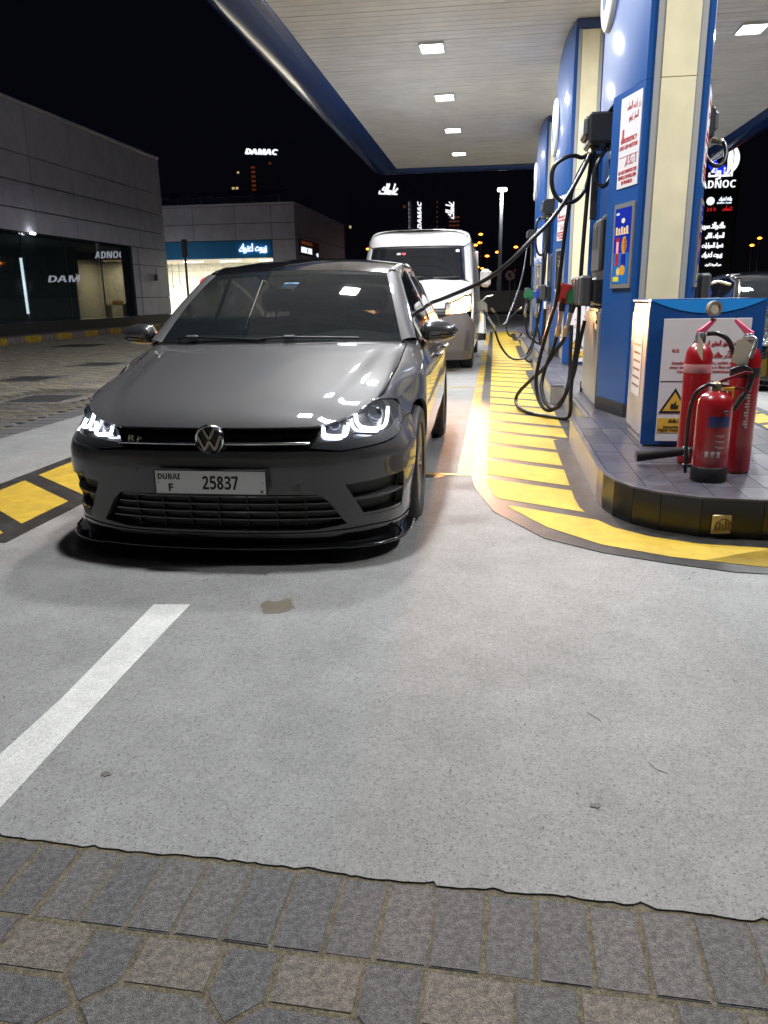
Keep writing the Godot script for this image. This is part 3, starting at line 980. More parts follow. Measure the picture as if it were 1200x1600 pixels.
		part("poster", face_quad(A, B, C, D, n), POST[mini(k, 1)], fr)

var POST := []

# ---------------------------------------------------------------- dispensers between the piers
func dispenser(k: int) -> void:
	var words: String = ["in the nearest tower", "in the second tower", "in the farthest tower"][k]
	var t := thing("fuel_dispenser", "black and steel fuel dispenser " + words, "fuel pump", v(TX, KH, 6.5 + 6.3 * k + 1.175), 0.0, "fuel dispensers along the pump island")
	var h := 0.585
	part("lower_cabinet", bx(Vector3(-0.375, 0.0, -h), Vector3(0.375, 0.86, h), 0.01), M.brushed, t)
	part("upper_body", bx(Vector3(-0.345, 0.865, -h), Vector3(0.345, 1.66, h), 0.015), M.black_plastic, t)
	part("back_panel", bx(Vector3(-0.30, 1.665, -h), Vector3(0.30, 2.48, h)), M.blue, t)
	for s in [-1.0, 1.0]:
		part("cabinet_door", bx(Vector3(s * 0.376, 0.05, -h + 0.03), Vector3(s * 0.387, 0.83, h - 0.03), 0.004), M.brushed, t)
		var lock := MB.new()
		lock.lathe([Vector2(0.001, 0.012), Vector2(0.014, 0.01), Vector2(0.016, 0.0)], 12, Transform3D(Basis(Vector3(0, 1, 0), Vector3(s, 0, 0), Vector3(0, 0, s)), Vector3(s * 0.387, 0.74, 0.40)))
		part("lock", lock.mesh(), M.black_plastic, t)
		# display with keypad and louvres
		part("display_housing", bx(Vector3(s * 0.347, 1.18, -0.28), Vector3(s * 0.385, 1.62, 0.28), 0.012), M.grey_plastic, t)
		part("display_screen", bx(Vector3(s * 0.386, 1.38, -0.22), Vector3(s * 0.389, 1.57, 0.1), 0.001), M.screen_blue if k == 9 else M.black_plastic, t)
		for i in 3:
			part("louvre", bx(Vector3(s * 0.347, 1.30 + i * 0.05, h - 0.13), Vector3(s * 0.357, 1.315 + i * 0.05, h - 0.03), 0.003), M.brushed, t)
		part("nozzle_rack", bx(Vector3(s * 0.347, 0.90, -0.5), Vector3(s * 0.44, 1.12, 0.5), 0.02), M.black_plastic, t)
		for i in 4:
			part("holster", bx(Vector3(s * 0.45, 0.88, -0.4 + i * 0.26 - 0.07), Vector3(s * 0.55, 1.14, -0.4 + i * 0.26 + 0.07), 0.02), M.grey_plastic, t)
		# hose arm high on the pump
		var arm := part("hose_arm", bx(Vector3(s * 0.26, 2.24, -0.22), Vector3(s * 0.52, 2.49, 0.22), 0.02), M.black_plastic, t)
		part("hose_hood", bx(Vector3(s * 0.50, 2.30, -0.17), Vector3(s * 0.56, 2.47, 0.17), 0.03), M.grey_plastic, arm)
		var mast := part("hose_mast", bx(Vector3(s * 0.36, 1.66, -0.34), Vector3(s * 0.42, 2.24, -0.28), 0.008), M.black_plastic, t)
		part("mast_strip", bx(Vector3(s * 0.421, 1.68, -0.325), Vector3(s * 0.424, 2.2, -0.295), 0.001), M.white, mast)
		if k == 1:
			var lab := part("grade_label", bx(Vector3(s * 0.388, 0.26, 0.16), Vector3(s * 0.392, 0.82, 0.36), 0.001), M.white, t)
			for i in 3:
				part("grade_square", bx(Vector3(s * 0.3925, 0.29 + i * 0.175, 0.18), Vector3(s * 0.395, 0.44 + i * 0.175, 0.34)), [M.blue_ink, M.green_ink, M.red_ink][i], lab)

# a nozzle whose grip points up and whose hose end is at b; colour on the guard
func nozzle(parent: Node3D, top: Vector3, b: Vector3, guard: Material) -> void:
	var d := (top - b).normalized()
	var L := top.distance_to(b)
	var side := Vector3(0, 0, 1)
	var fw := side.cross(d).normalized()
	var T := Transform3D(Basis(fw, d, side).orthonormalized(), b)
	var nz := part("nozzle", tb([b, b + d * L * 0.45], 0.021, 10, 0.026), M.steel, parent)
	var m := MB.new()
	m.lathe([Vector2(0.022, -0.06), Vector2(0.027, -0.055), Vector2(0.027, 0.0), Vector2(0.023, 0.01)], 12, T)
	part("coupling", m.mesh(), M.brass, nz)
	var g := MB.new()
	g.tube(PackedVector3Array([b + d * L * 0.40, b + d * L * 0.7]), 0.03, 10, 0.04)
	part("grip", g.mesh(), M.black_plastic, nz)
	var h := MB.new()
	var o := PackedVector2Array([Vector2(-0.05, L * 0.55), Vector2(0.06, L * 0.62), Vector2(0.085, L * 0.85), Vector2(0.03, L * 1.06), Vector2(-0.07, L * 1.02), Vector2(-0.1, L * 0.78)])
	for i in 3:
		var q := Geometry2D.offset_polygon(o, -0.008 * absf(i - 1.0))[0]
		h.prism(q, 0.022, T.translated_local(Vector3(0, 0, -0.033 + 0.0221 * i)))
	part("guard", h.mesh(), guard, nz)
	var s := MB.new()
	s.tube(PackedVector3Array([T * Vector3(-0.06, L * 0.98, 0), T * Vector3(-0.16, L * 1.02, 0), T * Vector3(-0.26, L * 0.92, 0)]), 0.012, 8)
	part("spout", s.mesh(), M.steel, nz)

func hose(label: String, pts: Array, group := "black fuel hoses at the pumps", r := 0.019) -> Node3D:
	var P := []
	for i in range(0, pts.size(), 3): P.append(v(pts[i], maxf(pts[i + 1], r + 0.003), pts[i + 2]))
	var t := thing("fuel_hose", label, "hose", P[0], 0.0, group)
	var Q := []
	for p in P: Q.append(p - P[0])
	part("hose", tb(smooth(Q, 7), r, 9), M.hose, t)
	var d: Vector3 = (Q[1] - Q[0]).normalized()
	var m := MB.new()
	m.lathe([Vector2(r + 0.002, -0.01), Vector2(r + 0.007, -0.008), Vector2(r + 0.007, 0.035), Vector2(r + 0.003, 0.037), Vector2(r + 0.003, 0.055), Vector2(r + 0.006, 0.056), Vector2(r + 0.006, 0.085), Vector2(r + 0.001, 0.09)], 12, Transform3D(Basis(d.cross(Vector3(0.3, 0.1, 1)).normalized(), d, d.cross(Vector3(0.3, 0.1, 1)).normalized().cross(d)), Vector3.ZERO))
	part("coupling", m.mesh(), M.brass, t)
	return t

func hoses() -> void:
	var t := hose("long black hose stretched from the nearest pump behind the grey car", [0.838, 2.45, 7.62, 0.75, 2.26, 7.5, 0.605, 2.002, 7.4, 0.468, 1.812, 7.3, 0.306, 1.654, 7.25, 0.117, 1.471, 7.25, -0.078, 1.335, 7.35, -0.344, 1.223, 7.5, -0.67, 1.12, 7.8, -1.3, 1.0, 7.95, -1.95, 0.93, 7.8, -2.3, 0.88, 7.2])
	hose("black hose curled in a wide loop beside the nearest tower's hose arm", [0.873, 2.45, 7.65, 0.755, 2.363, 7.6, 0.672, 2.369, 7.55, 0.597, 2.353, 7.5, 0.506, 2.295, 7.5, 0.477, 2.202, 7.5, 0.493, 2.085, 7.5, 0.546, 2.009, 7.5, 0.62, 1.975, 7.5, 0.713, 2.009, 7.55, 0.78, 2.098, 7.6, 0.815, 2.222, 7.62, 0.838, 2.368, 7.65, 0.859, 2.45, 7.66])
	hose("short black hose in a small loop under the nearest hose arm", [0.971, 2.45, 7.6, 0.938, 2.415, 7.55, 0.878, 2.317, 7.5, 0.85, 2.225, 7.5, 0.866, 2.141, 7.5, 0.923, 2.103, 7.5, 0.976, 2.149, 7.55, 1.0, 2.234, 7.6, 0.996, 2.337, 7.66])
	t = hose("black hose of the green nozzle, its loop lying on the yellow bars", [0.707, 0.876, 7.9, 0.686, 0.763, 7.95, 0.603, 0.63, 8.0, 0.511, 0.469, 8.1, 0.397, 0.337, 8.25, 0.288, 0.2, 8.4, 0.253, 0.098, 8.5, 0.276, 0.042, 8.3, 0.371, 0.02, 8.05, 0.531, 0.02, 7.8, 0.71, 0.02, 7.66, 0.748, 0.10, 7.6, 0.745, 0.28, 7.6, 0.755, 0.513, 7.6, 0.78, 0.781, 7.6, 0.784, 1.044, 7.6, 0.782, 1.301, 7.6, 0.793, 1.693, 7.62, 0.82, 2.278, 7.64, 0.855, 2.45, 7.66])
	nozzle(t, Vector3(0.07, 0.36, 0.02), Vector3.ZERO, M.nozzle_green)
	t = hose("black hose of the red nozzle hanging in a deep narrow loop", [0.635, 0.874, 7.95, 0.615, 0.77, 8.0, 0.583, 0.649, 8.0, 0.532, 0.516, 8.0, 0.499, 0.383, 8.0, 0.491, 0.266, 7.95, 0.528, 0.144, 7.85, 0.602, 0.1, 7.8, 0.661, 0.145, 7.75, 0.711, 0.259, 7.75, 0.745, 0.421, 7.8, 0.746, 0.621, 7.85, 0.75, 0.9, 7.9])
	nozzle(t, Vector3(0.035, 0.40, 0.03), Vector3.ZERO, M.nozzle_red)
	hose("black hose dropping from the nearest hose arm into a loop above the kerb", [0.84, 2.45, 7.72, 0.70, 2.18, 7.74, 0.656, 1.906, 7.8, 0.639, 1.766, 7.8, 0.613, 1.384, 7.85, 0.587, 1.113, 7.9, 0.548, 0.949, 7.95, 0.495, 0.724, 8.0, 0.455, 0.536, 8.0, 0.433, 0.363, 8.0, 0.456, 0.195, 7.95, 0.513, 0.095, 7.88, 0.577, 0.075, 7.84, 0.647, 0.132, 7.8, 0.72, 0.271, 7.75, 0.776, 0.462, 7.7, 0.80, 0.656, 7.7, 0.85, 0.95, 7.7])
	t = hose("black hose hung low between the white van and the second pump", [-0.01, 0.675, 13.9, 0.049, 0.5, 13.9, 0.12, 0.336, 13.9, 0.234, 0.181, 13.9, 0.346, 0.111, 13.85, 0.466, 0.11, 13.8, 0.564, 0.143, 13.8, 0.65, 0.248, 13.85, 0.689, 0.44, 13.9, 0.742, 0.763, 13.9, 0.795, 1.082, 13.9, 0.80, 1.7, 13.9, 0.82, 2.4, 13.95])
	nozzle(t, Vector3(-0.26, 0.40, 0.02), Vector3.ZERO, M.steel)
	hose("thin black hose rising behind the white van to the farthest pump", [-0.055, 0.939, 15.5, 0.046, 0.816, 15.6, 0.093, 0.679, 15.7, 0.146, 0.62, 15.8, 0.228, 0.655, 16, 0.295, 0.803, 16.5, 0.388, 0.999, 17, 0.53, 1.342, 18, 0.668, 1.748, 19.5, 0.746, 2.235, 20.0, 0.80, 2.4, 20.25])
	hose("black hose bowed out from the farthest pump over the yellow bars", [0.673, 0.881, 20.2, 0.488, 0.728, 20.2, 0.349, 0.574, 20.2, 0.307, 0.386, 20.2, 0.375, 0.212, 20.2, 0.521, 0.147, 20.2, 0.648, 0.178, 20.2, 0.70, 0.26, 20.2])
	hose("black hose looped beside the second tower's hose arm", [0.808, 2.42, 13.9, 0.709, 2.406, 13.85, 0.658, 2.314, 13.8, 0.655, 2.113, 13.8, 0.672, 1.931, 13.8, 0.729, 1.828, 13.8, 0.793, 1.87, 13.85, 0.83, 2.065, 13.9, 0.852, 2.40, 13.9])
	hose("straight black hose from the second hose arm down to the kerb edge", [0.871, 2.42, 13.9, 0.841, 1.81, 13.9, 0.808, 1.292, 13.9, 0.753, 0.763, 13.9, 0.669, 0.386, 13.9, 0.587, 0.201, 13.9, 0.555, 0.117, 13.85, 0.608, 0.07, 13.75, 0.659, 0.085, 13.7])
	for q in [["green nozzle hooked on the second pump", 0.53, 1.06, M.nozzle_green, 14.0], ["blue nozzle hooked on the second pump", 0.703, 1.06, M.nozzle_blue, 13.75]]:
		t = hose("short black hose below the " + q[0], [q[1], 0.90, q[4], q[1] + 0.02, 0.7, q[4], q[1] + 0.07, 0.5, q[4], 0.79, 0.36, q[4], 0.84, 0.5, q[4], 0.86, 0.95, q[4]])
		nozzle(t, Vector3(0.05, 0.36, 0.0), Vector3.ZERO, q[3])
	hose("straight black hose hanging from the hose arm on the far side of the nearest tower", [1.766, 2.45, 7.66, 1.752, 2.361, 7.66, 1.742, 2.179, 7.66, 1.757, 1.888, 7.66, 1.791, 1.507, 7.66, 1.86, 1.2, 7.66, 1.93, 0.7, 7.7, 1.97, 0.5, 7.7, 1.9, 0.45, 7.7, 1.86, 0.85, 7.7])
	hose("black hose in a round loop on the far side of the nearest tower", [1.861, 2.46, 7.66, 1.926, 2.436, 7.6, 1.944, 2.336, 7.55, 1.907, 2.249, 7.5, 1.84, 2.241, 7.5, 1.788, 2.311, 7.55, 1.781, 2.411, 7.6, 1.80, 2.46, 7.66])
	t = hose("short black hose of the blue nozzle on the nearest tower's far side", [1.90, 0.86, 7.66, 1.93, 0.7, 7.66, 1.9, 0.52, 7.66, 1.84, 0.6, 7.66, 1.80, 0.9, 7.66])
	nozzle(t, Vector3(-0.04, 0.40, 0.0), Vector3.ZERO, M.nozzle_blue)

# ---------------------------------------------------------------- the blue service cabinets before each tower
func cabinet(k: int) -> void:
	var words: String = ["behind the red extinguishers", "before the second tower", "before the farthest tower"][k]
	var t := thing("service_cabinet", "low blue service cabinet with white warning board " + words, "cabinet", v(CX, KH, 5.25 + 6.3 * k), 0.0, "blue service cabinets on the pump island")
	var H := 0.945
	part("plinth", bx(Vector3(-0.33, 0.0, -0.66), Vector3(0.33, 0.05, -0.02), 0.005), M.trim_grey, t)
	part("body", bx(Vector3(-0.335, 0.05, -0.68), Vector3(0.335, H - 0.02, -0.03), 0.01), M.blue, t)
	var g := []
	for i in 2:
		var row := []
		for j in 13:
			var x := lerpf(-0.352, 0.352, j / 12.0)
			row.append(Vector3(x, 0.012 + i * (H - 0.012), 0.018 - 0.03 * pow(x / 0.352, 2.0)))
		g.append(row)
	var m := MB.new()
	m.sheet(g, Vector3(0, 0, 1))
	for j in 12:
		for i in 2:
			m.quad(g[i][j], g[i][j + 1], g[i][j + 1] - Vector3(0, 0, 0.03), g[i][j] - Vector3(0, 0, 0.03))
	for j in [0, 12]: m.quad(g[0][j], g[1][j], g[1][j] - Vector3(0, 0, 0.03), g[0][j] - Vector3(0, 0, 0.03))
	part("front_panel", m.mesh(), M.blue, t)
	var cres := MB.new()
	var rows := [[], []]
	for j in 13:
		var x := lerpf(-0.345, 0.345, j / 12.0)
		var z := 0.021 - 0.03 * pow(x / 0.352, 2.0)
		rows[0].append(Vector3(x, H - 0.004, z))
		rows[1].append(Vector3(x, H - 0.006 - 0.082 * (1.0 - pow(x / 0.345, 2.0)), z))
	cres.sheet(rows, Vector3(0, 0, 1))
	part("pale_crescent", cres.mesh(), M.blue_pale, t)
	part("top_plate", bx(Vector3(-0.35, H - 0.019, -0.70), Vector3(0.35, H - 0.002, -0.014), 0.006), M.blue, t)
	for s in [-1.0, 1.0]:
		part("side_panel", bx(Vector3(s * 0.336, 0.06, -0.65), Vector3(s * 0.346, H - 0.09, -0.06), 0.003), M.brushed, t)
		var w := part("side_notice", bx(Vector3(s * 0.3465, 0.30, -0.52), Vector3(s * 0.349, 0.72, -0.2), 0.001), M.board_white, t)
		for i in 6: part("print_line", bx(Vector3(s * 0.349, 0.36 + i * 0.055, -0.49), Vector3(s * 0.3497, 0.375 + i * 0.055, -0.24)), M.grey_plastic, w)
	var b := part("warning_board", bx(Vector3(-0.265, 0.04, 0.0185), Vector3(0.265, 0.825, 0.024), 0.002), M.board_white, t)
	var put := func(mm: Mesh, x: float, y: float, mt: Material, nm := "lettering") -> void: part(nm, mm, mt, b, Vector3(x, y, 0.0252))
	put.call(arabic("mne tdgyn alstyr an wtdwrha", 0.019, 0.24, 0.001), 0.20, 0.660, M.red_ink)
	put.call(arabic("alay wtdGy".replace("G", "q"), 0.02, 0.24, 0.001), 0.24, 0.622, M.red_ink)
	put.call(flat_text("R/2", 0.02, 0.001), -0.18, 0.626, M.red_ink)
	put.call(arabic("ltdr mhalft alslamh", 0.02, 0.24, 0.001), 0.16, 0.585, M.red_ink)
	put.call(flat_text("Smoking in or near gas, solids and", 0.0175, 0.001), 0.0, 0.548, M.red_ink)
	put.call(flat_text("near service stations is a fine under", 0.0175, 0.001), 0.0, 0.521, M.red_ink)
	put.call(flat_text("Decree for safety violations", 0.0175, 0.001), 0.0, 0.494, M.red_ink)
	put.call(bx(Vector3(-0.262, 0.43, -0.0005), Vector3(0.262, 0.434, 0.0005)), 0.0, 0.0, M.black_ink, "divider_line")
	for q in [[-0.16, M.black_ink], [0.14, M.black_ink]]:
		put.call(pr([Vector2(-0.098, 0.0), Vector2(0.098, 0.0), Vector2(0.0, 0.165)], 0.001), q[0], 0.225, M.black_ink, "warning_triangle")
		part("triangle_field", pr([Vector2(-0.073, 0.0), Vector2(0.073, 0.0), Vector2(0.0, 0.122)], 0.001), M.yellow_ink, b, Vector3(q[0], 0.24, 0.0266))
		var fl := MB.new()
		fl.prism(PackedVector2Array([Vector2(-0.022, 0.0), Vector2(0.02, 0.0), Vector2(0.027, 0.03), Vector2(0.012, 0.022), Vector2(0.006, 0.056), Vector2(-0.006, 0.03), Vector2(-0.018, 0.042), Vector2(-0.026, 0.016)]), 0.001)
		part("flame_mark", fl.mesh(), M.black_ink, b, Vector3(q[0], 0.252, 0.028))
		put.call(bx(Vector3(-0.098, 0.0, -0.0005), Vector3(0.098, 0.095, 0.0008)), q[0], 0.098, M.yellow_ink, "yellow_caption")
		part("lettering", arabic("mwad ghaTlt", 0.014, 0.24, 0.001), M.black_ink, b, Vector3(q[0] + 0.06, 0.168, 0.0268))
		part("lettering", flat_text("Hazardous", 0.017, 0.001), M.black_ink, b, Vector3(q[0], 0.135, 0.0268))
		part("lettering", flat_text("Highly Flammable", 0.017, 0.001, true, 0.9), M.black_ink, b, Vector3(q[0], 0.115, 0.0268))

# ---------------------------------------------------------------- extinguishers
func extinguishers() -> void:
	# small powder extinguisher in front
	var t := thing("fire_extinguisher", "short red powder extinguisher with black foot ring and looped hose, frontmost of three", "fire extinguisher", v(1.172, KH, 4.29), deg_to_rad(-8.0), "red fire extinguishers on the island nose")
	var m := MB.new()
	m.lathe([Vector2(0.001, 0.0), Vector2(0.092, 0.0), Vector2(0.095, 0.004), Vector2(0.095, 0.078), Vector2(0.091, 0.082)], 32)
	part("foot_ring", m.mesh(), M.rubber, t)
	m = MB.new()
	m.lathe([Vector2(0.0885, 0.078), Vector2(0.0895, 0.085), Vector2(0.0895, 0.40), Vector2(0.086, 0.43), Vector2(0.074, 0.455), Vector2(0.052, 0.472), Vector2(0.03, 0.482), Vector2(0.022, 0.487), Vector2(0.022, 0.50)], 36)
	var body := part("cylinder", m.mesh(), M.red_gloss, t)
	m = MB.new()
	m.lathe([Vector2(0.0898, 0.30), Vector2(0.0900, 0.301), Vector2(0.0900, 0.355), Vector2(0.0898, 0.356)], 16, Transform3D(), PI * 0.22, PI * 0.62)
	part("blue_label", m.mesh(), M.label_blue, body)
	for i in 3:
		for j in 2:
			m = MB.new()
			m.lathe([Vector2(0.0898, 0.255 - i * 0.03 - j * 0.007), Vector2(0.0901, 0.2565 - i * 0.03 - j * 0.007), Vector2(0.0898, 0.258 - i * 0.03 - j * 0.007)], 10, Transform3D(), PI * 0.30, PI * (0.48 if j == 0 else 0.42))
			part("printed_line", m.mesh(), M.print_pale, body)
		m = MB.new()
		m.lathe([Vector2(0.0898, 0.139), Vector2(0.0901, 0.14), Vector2(0.0901, 0.17), Vector2(0.0898, 0.171)], 4, Transform3D(), PI * (0.36 + i * 0.105), PI * (0.43 + i * 0.105))
		part("pictogram", m.mesh(), M.print_pale, body)
	m = MB.new()
	m.lathe([Vector2(0.022, 0.485), Vector2(0.027, 0.487), Vector2(0.027, 0.52), Vector2(0.018, 0.53), Vector2(0.001, 0.531)], 16)
	part("valve", m.mesh(), M.brass, t)
	part("lower_lever", pr([Vector2(0.0, 0.505), Vector2(0.13, 0.485), Vector2(0.165, 0.465), Vector2(0.165, 0.478), Vector2(0.13, 0.50), Vector2(0.0, 0.522)], 0.02, Transform3D(Basis(), Vector3(0, 0, -0.01))), M.lever_red, t)
	part("upper_lever", pr([Vector2(-0.01, 0.525), Vector2(0.03, 0.545), Vector2(0.13, 0.585), Vector2(0.165, 0.582), Vector2(0.165, 0.572), Vector2(0.13, 0.572), Vector2(0.03, 0.53), Vector2(-0.01, 0.512)], 0.022, Transform3D(Basis(), Vector3(0, 0, -0.011))), M.lever_red, t)
	part("yellow_seal", pr([Vector2(0.03, 0.50), Vector2(0.085, 0.505), Vector2(0.082, 0.44), Vector2(0.076, 0.44), Vector2(0.074, 0.485), Vector2(0.03, 0.485)], 0.014, Transform3D(Basis(), Vector3(0, 0, 0.012))), M.yellow_ink, t)
	var hp := smooth([Vector3(-0.015, 0.512, 0.02), Vector3(-0.05, 0.515, 0.03), Vector3(-0.10, 0.475, 0.035), Vector3(-0.123, 0.40, 0.03), Vector3(-0.128, 0.30, 0.02), Vector3(-0.126, 0.20, 0.01), Vector3(-0.122, 0.12, 0.01)], 6)
	part("hose", tb(hp, 0.0105, 10), M.hose, t)
	part("hose_nozzle", tb([Vector3(-0.122, 0.125, 0.01), Vector3(-0.121, 0.075, 0.012), Vector3(-0.12, 0.035, 0.014)], 0.013, 10, 0.008), M.black_plastic, t)
	part("hose_clip", bx(Vector3(-0.135, 0.07, -0.005), Vector3(-0.09, 0.085, 0.025), 0.004), M.black_plastic, t)
	part("gauge_plate", bx(Vector3(0.035, 0.375, 0.078), Vector3(0.062, 0.388, 0.088), 0.003), M.grey_plastic, t)
	# the two tall gas bottles behind
	for q in [["tall red gas extinguisher with black band at the right of the group", v(1.372, KH, 4.51), 0.0, 0], ["tall red gas extinguisher with round gauge standing behind the short one", v(1.178, KH, 4.74), 0.3, 1]]:
		t = thing("fire_extinguisher", q[0], "fire extinguisher", q[1], q[2], "red fire extinguishers on the island nose")
		m = MB.new()
		m.lathe([Vector2(0.001, 0.0), Vector2(0.066, 0.0), Vector2(0.075, 0.008), Vector2(0.0765, 0.02), Vector2(0.0765, 0.605), Vector2(0.072, 0.645), Vector2(0.058, 0.678), Vector2(0.038, 0.697), Vector2(0.024, 0.706), Vector2(0.022, 0.72)], 36)
		body = part("cylinder", m.mesh(), M.red_gloss, t)
		m = MB.new()
		m.lathe([Vector2(0.0767, 0.535), Vector2(0.0772, 0.536), Vector2(0.0772, 0.585), Vector2(0.0767, 0.586)], 32)
		part("band", m.mesh(), M.rubber if q[3] == 0 else M.print_pale_red, body)
		if q[3] == 0:
			for j in 14:
				m = MB.new()
				var y := 0.26 + j * 0.016
				m.lathe([Vector2(0.0767, y), Vector2(0.0770, y + 0.001), Vector2(0.0770, y + 0.010), Vector2(0.0767, y + 0.011)], 4, Transform3D(), PI * 0.42, PI * (0.52 if j % 3 else 0.48))
				part("printed_mark", m.mesh(), M.print_pale, body)
		m = MB.new()
		m.lathe([Vector2(0.023, 0.70), Vector2(0.03, 0.705), Vector2(0.03, 0.745), Vector2(0.02, 0.765), Vector2(0.001, 0.768)], 16)
		part("valve", m.mesh(), M.steel, t)
		part("lever", pr([Vector2(-0.02, 0.75), Vector2(0.02, 0.76), Vector2(0.085, 0.83), Vector2(0.075, 0.84), Vector2(0.0, 0.785), Vector2(-0.02, 0.775)], 0.024, Transform3D(Basis(), Vector3(0, 0, -0.012)) if q[3] == 1 else Transform3D(Basis(Vector3.UP, 2.5), Vector3(0, 0, -0.012))), M.pink, t)
		part("paper_tag", pr([Vector2(-0.10, 0.62), Vector2(-0.02, 0.585), Vector2(0.0, 0.71), Vector2(-0.05, 0.745), Vector2(-0.085, 0.735)] if q[3] == 0 else [Vector2(-0.062, 0.66), Vector2(-0.025, 0.61), Vector2(-0.03, 0.71), Vector2(-0.065, 0.765)], 0.001, Transform3D(Basis(), Vector3(0, 0, 0.082))), M.tag_paper, t)
		if q[3] == 1:
			m = MB.new()
			m.lathe([Vector2(0.001, 0.02), Vector2(0.03, 0.02), Vector2(0.03, 0.026), Vector2(0.042, 0.026), Vector2(0.042, -0.008), Vector2(0.001, -0.008)], 24, Transform3D(Basis(Vector3.RIGHT, PI / 2.0), Vector3(0.062, 0.895, 0.0)))
			var gp := part("gauge", m.mesh(), M.emblem_print, t)
			m = MB.new()
			m.lathe([Vector2(0.001, 0.0), Vector2(0.029, -0.001)], 20, Transform3D(Basis(Vector3.RIGHT, PI / 2.0), Vector3(0.062, 0.895, 0.0225)))
			part("gauge_face", m.mesh(), M.tag_paper, gp)
			part("gauge_stem", tb([Vector3(0.06, 0.80, 0), Vector3(0.062, 0.86, 0)], 0.009, 8), M.emblem_print, gp)
			part("hose", tb(smooth([Vector3(0.02, 0.755, 0.03), Vector3(0.075, 0.755, 0.05), Vector3(0.13, 0.72, 0.07), Vector3(0.165, 0.64, 0.08), Vector3(0.18, 0.55, 0.08), Vector3(0.2, 0.48, 0.09)], 6), 0.0135, 10), M.hose, t)
			part("horn", tb([Vector3(-0.01, 0.10, 0.085), Vector3(-0.12, 0.08, 0.06), Vector3(-0.345, 0.055, 0.0)], 0.018, 12, 0.034), M.black_plastic, t)
			part("horn_strap", bx(Vector3(-0.09, 0.06, 0.06), Vector3(-0.075, 0.115, 0.125), 0.004), M.steel, t)
		else:
			part("hose", tb(smooth([Vector3(-0.03, 0.74, 0.03), Vector3(0.02, 0.735, 0.05), Vector3(-0.01, 0.64, 0.085)], 4), 0.0135, 10), M.steel, t)
			part("discharge_hose", tb(smooth([Vector3(-0.10, 0.575, 0.09), Vector3(-0.04, 0.595, 0.105), Vector3(0.0, 0.55, 0.11), Vector3(-0.01, 0.48, 0.11), Vector3(-0.04, 0.43, 0.115)], 6), 0.016, 10), M.hose, t)
			part("discharge_horn", tb([Vector3(-0.035, 0.44, 0.113), Vector3(-0.08, 0.36, 0.118), Vector3(-0.115, 0.30, 0.12)], 0.02, 10, 0.006), M.black_plastic, t)

func small_materials() -> void:
	mat("print_pale", lin(0.55, 0.42, 0.42), 0.5)
	mat("print_pale_red", lin(0.45, 0.2, 0.2), 0.5)
	mat("label_blue", lin(0.02, 0.03, 0.14), 0.4)
	mat("lever_red", lin(0.2, 0.015, 0.02), 0.35)
	POST = [poster_picture(0), poster_picture(1)]

# ---------------------------------------------------------------- vehicles: a body is a belt (plan curve and side profile) that panels are cut from
class Belt:
	var c := PackedVector2Array()   # plan (x, z) with z running back from the nose
	var s := PackedFloat32Array()
	var knots := []                 # [s, table of (y, inset)]
	func _init(plan: PackedVector2Array, kn: Array) -> void:
		knots = kn
		var q := PackedVector2Array([Vector2(-plan[1].x, plan[1].y)])
		q.append_array(plan)
		q.append(Vector2(-plan[plan.size() - 2].x, plan[plan.size() - 2].y))
		for i in range(1, q.size() - 2):
			var l01 := sqrt(q[i - 1].distance_to(q[i])); var l12 := sqrt(q[i].distance_to(q[i + 1])); var l23 := sqrt(q[i + 1].distance_to(q[i + 2]))
			for k in 12:
				c.append(q[i].cubic_interpolate_in_time(q[i + 1], q[i - 1], q[i + 2], k / 12.0, l12, -l01, l12 + l23))
		c.append(plan[plan.size() - 1])
		s.append(0.0)
		for i in range(1, c.size()): s.append(s[i - 1] + c[i].distance_to(c[i - 1]))
	func at(d: float) -> Vector2:
		d = clampf(d, 0.0, s[s.size() - 1])
		var i := clampi(s.bsearch(d), 1, s.size() - 1)
		return c[i - 1].lerp(c[i], (d - s[i - 1]) / maxf(1e-6, s[i] - s[i - 1]))
	func s_of(z: float) -> float:
		for i in range(1, c.size()):
			if c[i].y >= z: return lerpf(s[i - 1], s[i], (z - c[i - 1].y) / maxf(1e-6, c[i].y - c[i - 1].y))
		return s[s.size() - 1]
	static func look(t: PackedVector2Array, y: float) -> float:
		if y <= t[0].x: return t[0].y
		for i in range(1, t.size()):
			if y <= t[i].x: return lerpf(t[i - 1].y, t[i].y, (y - t[i - 1].x) / (t[i].x - t[i - 1].x))
		return t[t.size() - 1].y
	func inset(d: float, y: float) -> float:
		for i in range(1, knots.size()):
			if d <= knots[i][0]:
				var w := smoothstep(0.0, 1.0, (d - knots[i - 1][0]) / (knots[i][0] - knots[i - 1][0]))
				return lerpf(look(knots[i - 1][1], y), look(knots[i][1], y), w)
		return look(knots[knots.size() - 1][1], y)
	# p = (distance along the belt, height); the left half has negative distances
	func pos(p: Vector2) -> Vector3:
		var d := absf(p.x)
		var a := at(d)
		var t := (at(d + 0.012) - at(d - 0.012)).normalized()
		var o := 0.0
		for k in [-0.012, 0.0, 0.012]: o += inset(d, p.y + k) / 3.0
		a += Vector2(-t.y, t.x) * o
		return Vector3(a.x if p.x >= 0.0 else -a.x, p.y, -a.y)

func sym(h: Array) -> PackedVector2Array:
	var o := V2(h)
	for i in range(o.size() - 2, 0, -1):
		o.append(Vector2(-o[i].x, o[i].y))
	return o

func mirror(o: PackedVector2Array) -> PackedVector2Array:
	var r := PackedVector2Array()
	for q in o: r.append(Vector2(-q.x, q.y))
	return r

func arc(cx: float, cy: float, r: float, a0: float, a1: float, n := 12) -> Array:
	var o := []
	for i in n + 1:
		var a := lerpf(a0, a1, float(i) / n)
		o.append_array([cx + cos(a) * r, cy + sin(a) * r])
	return o

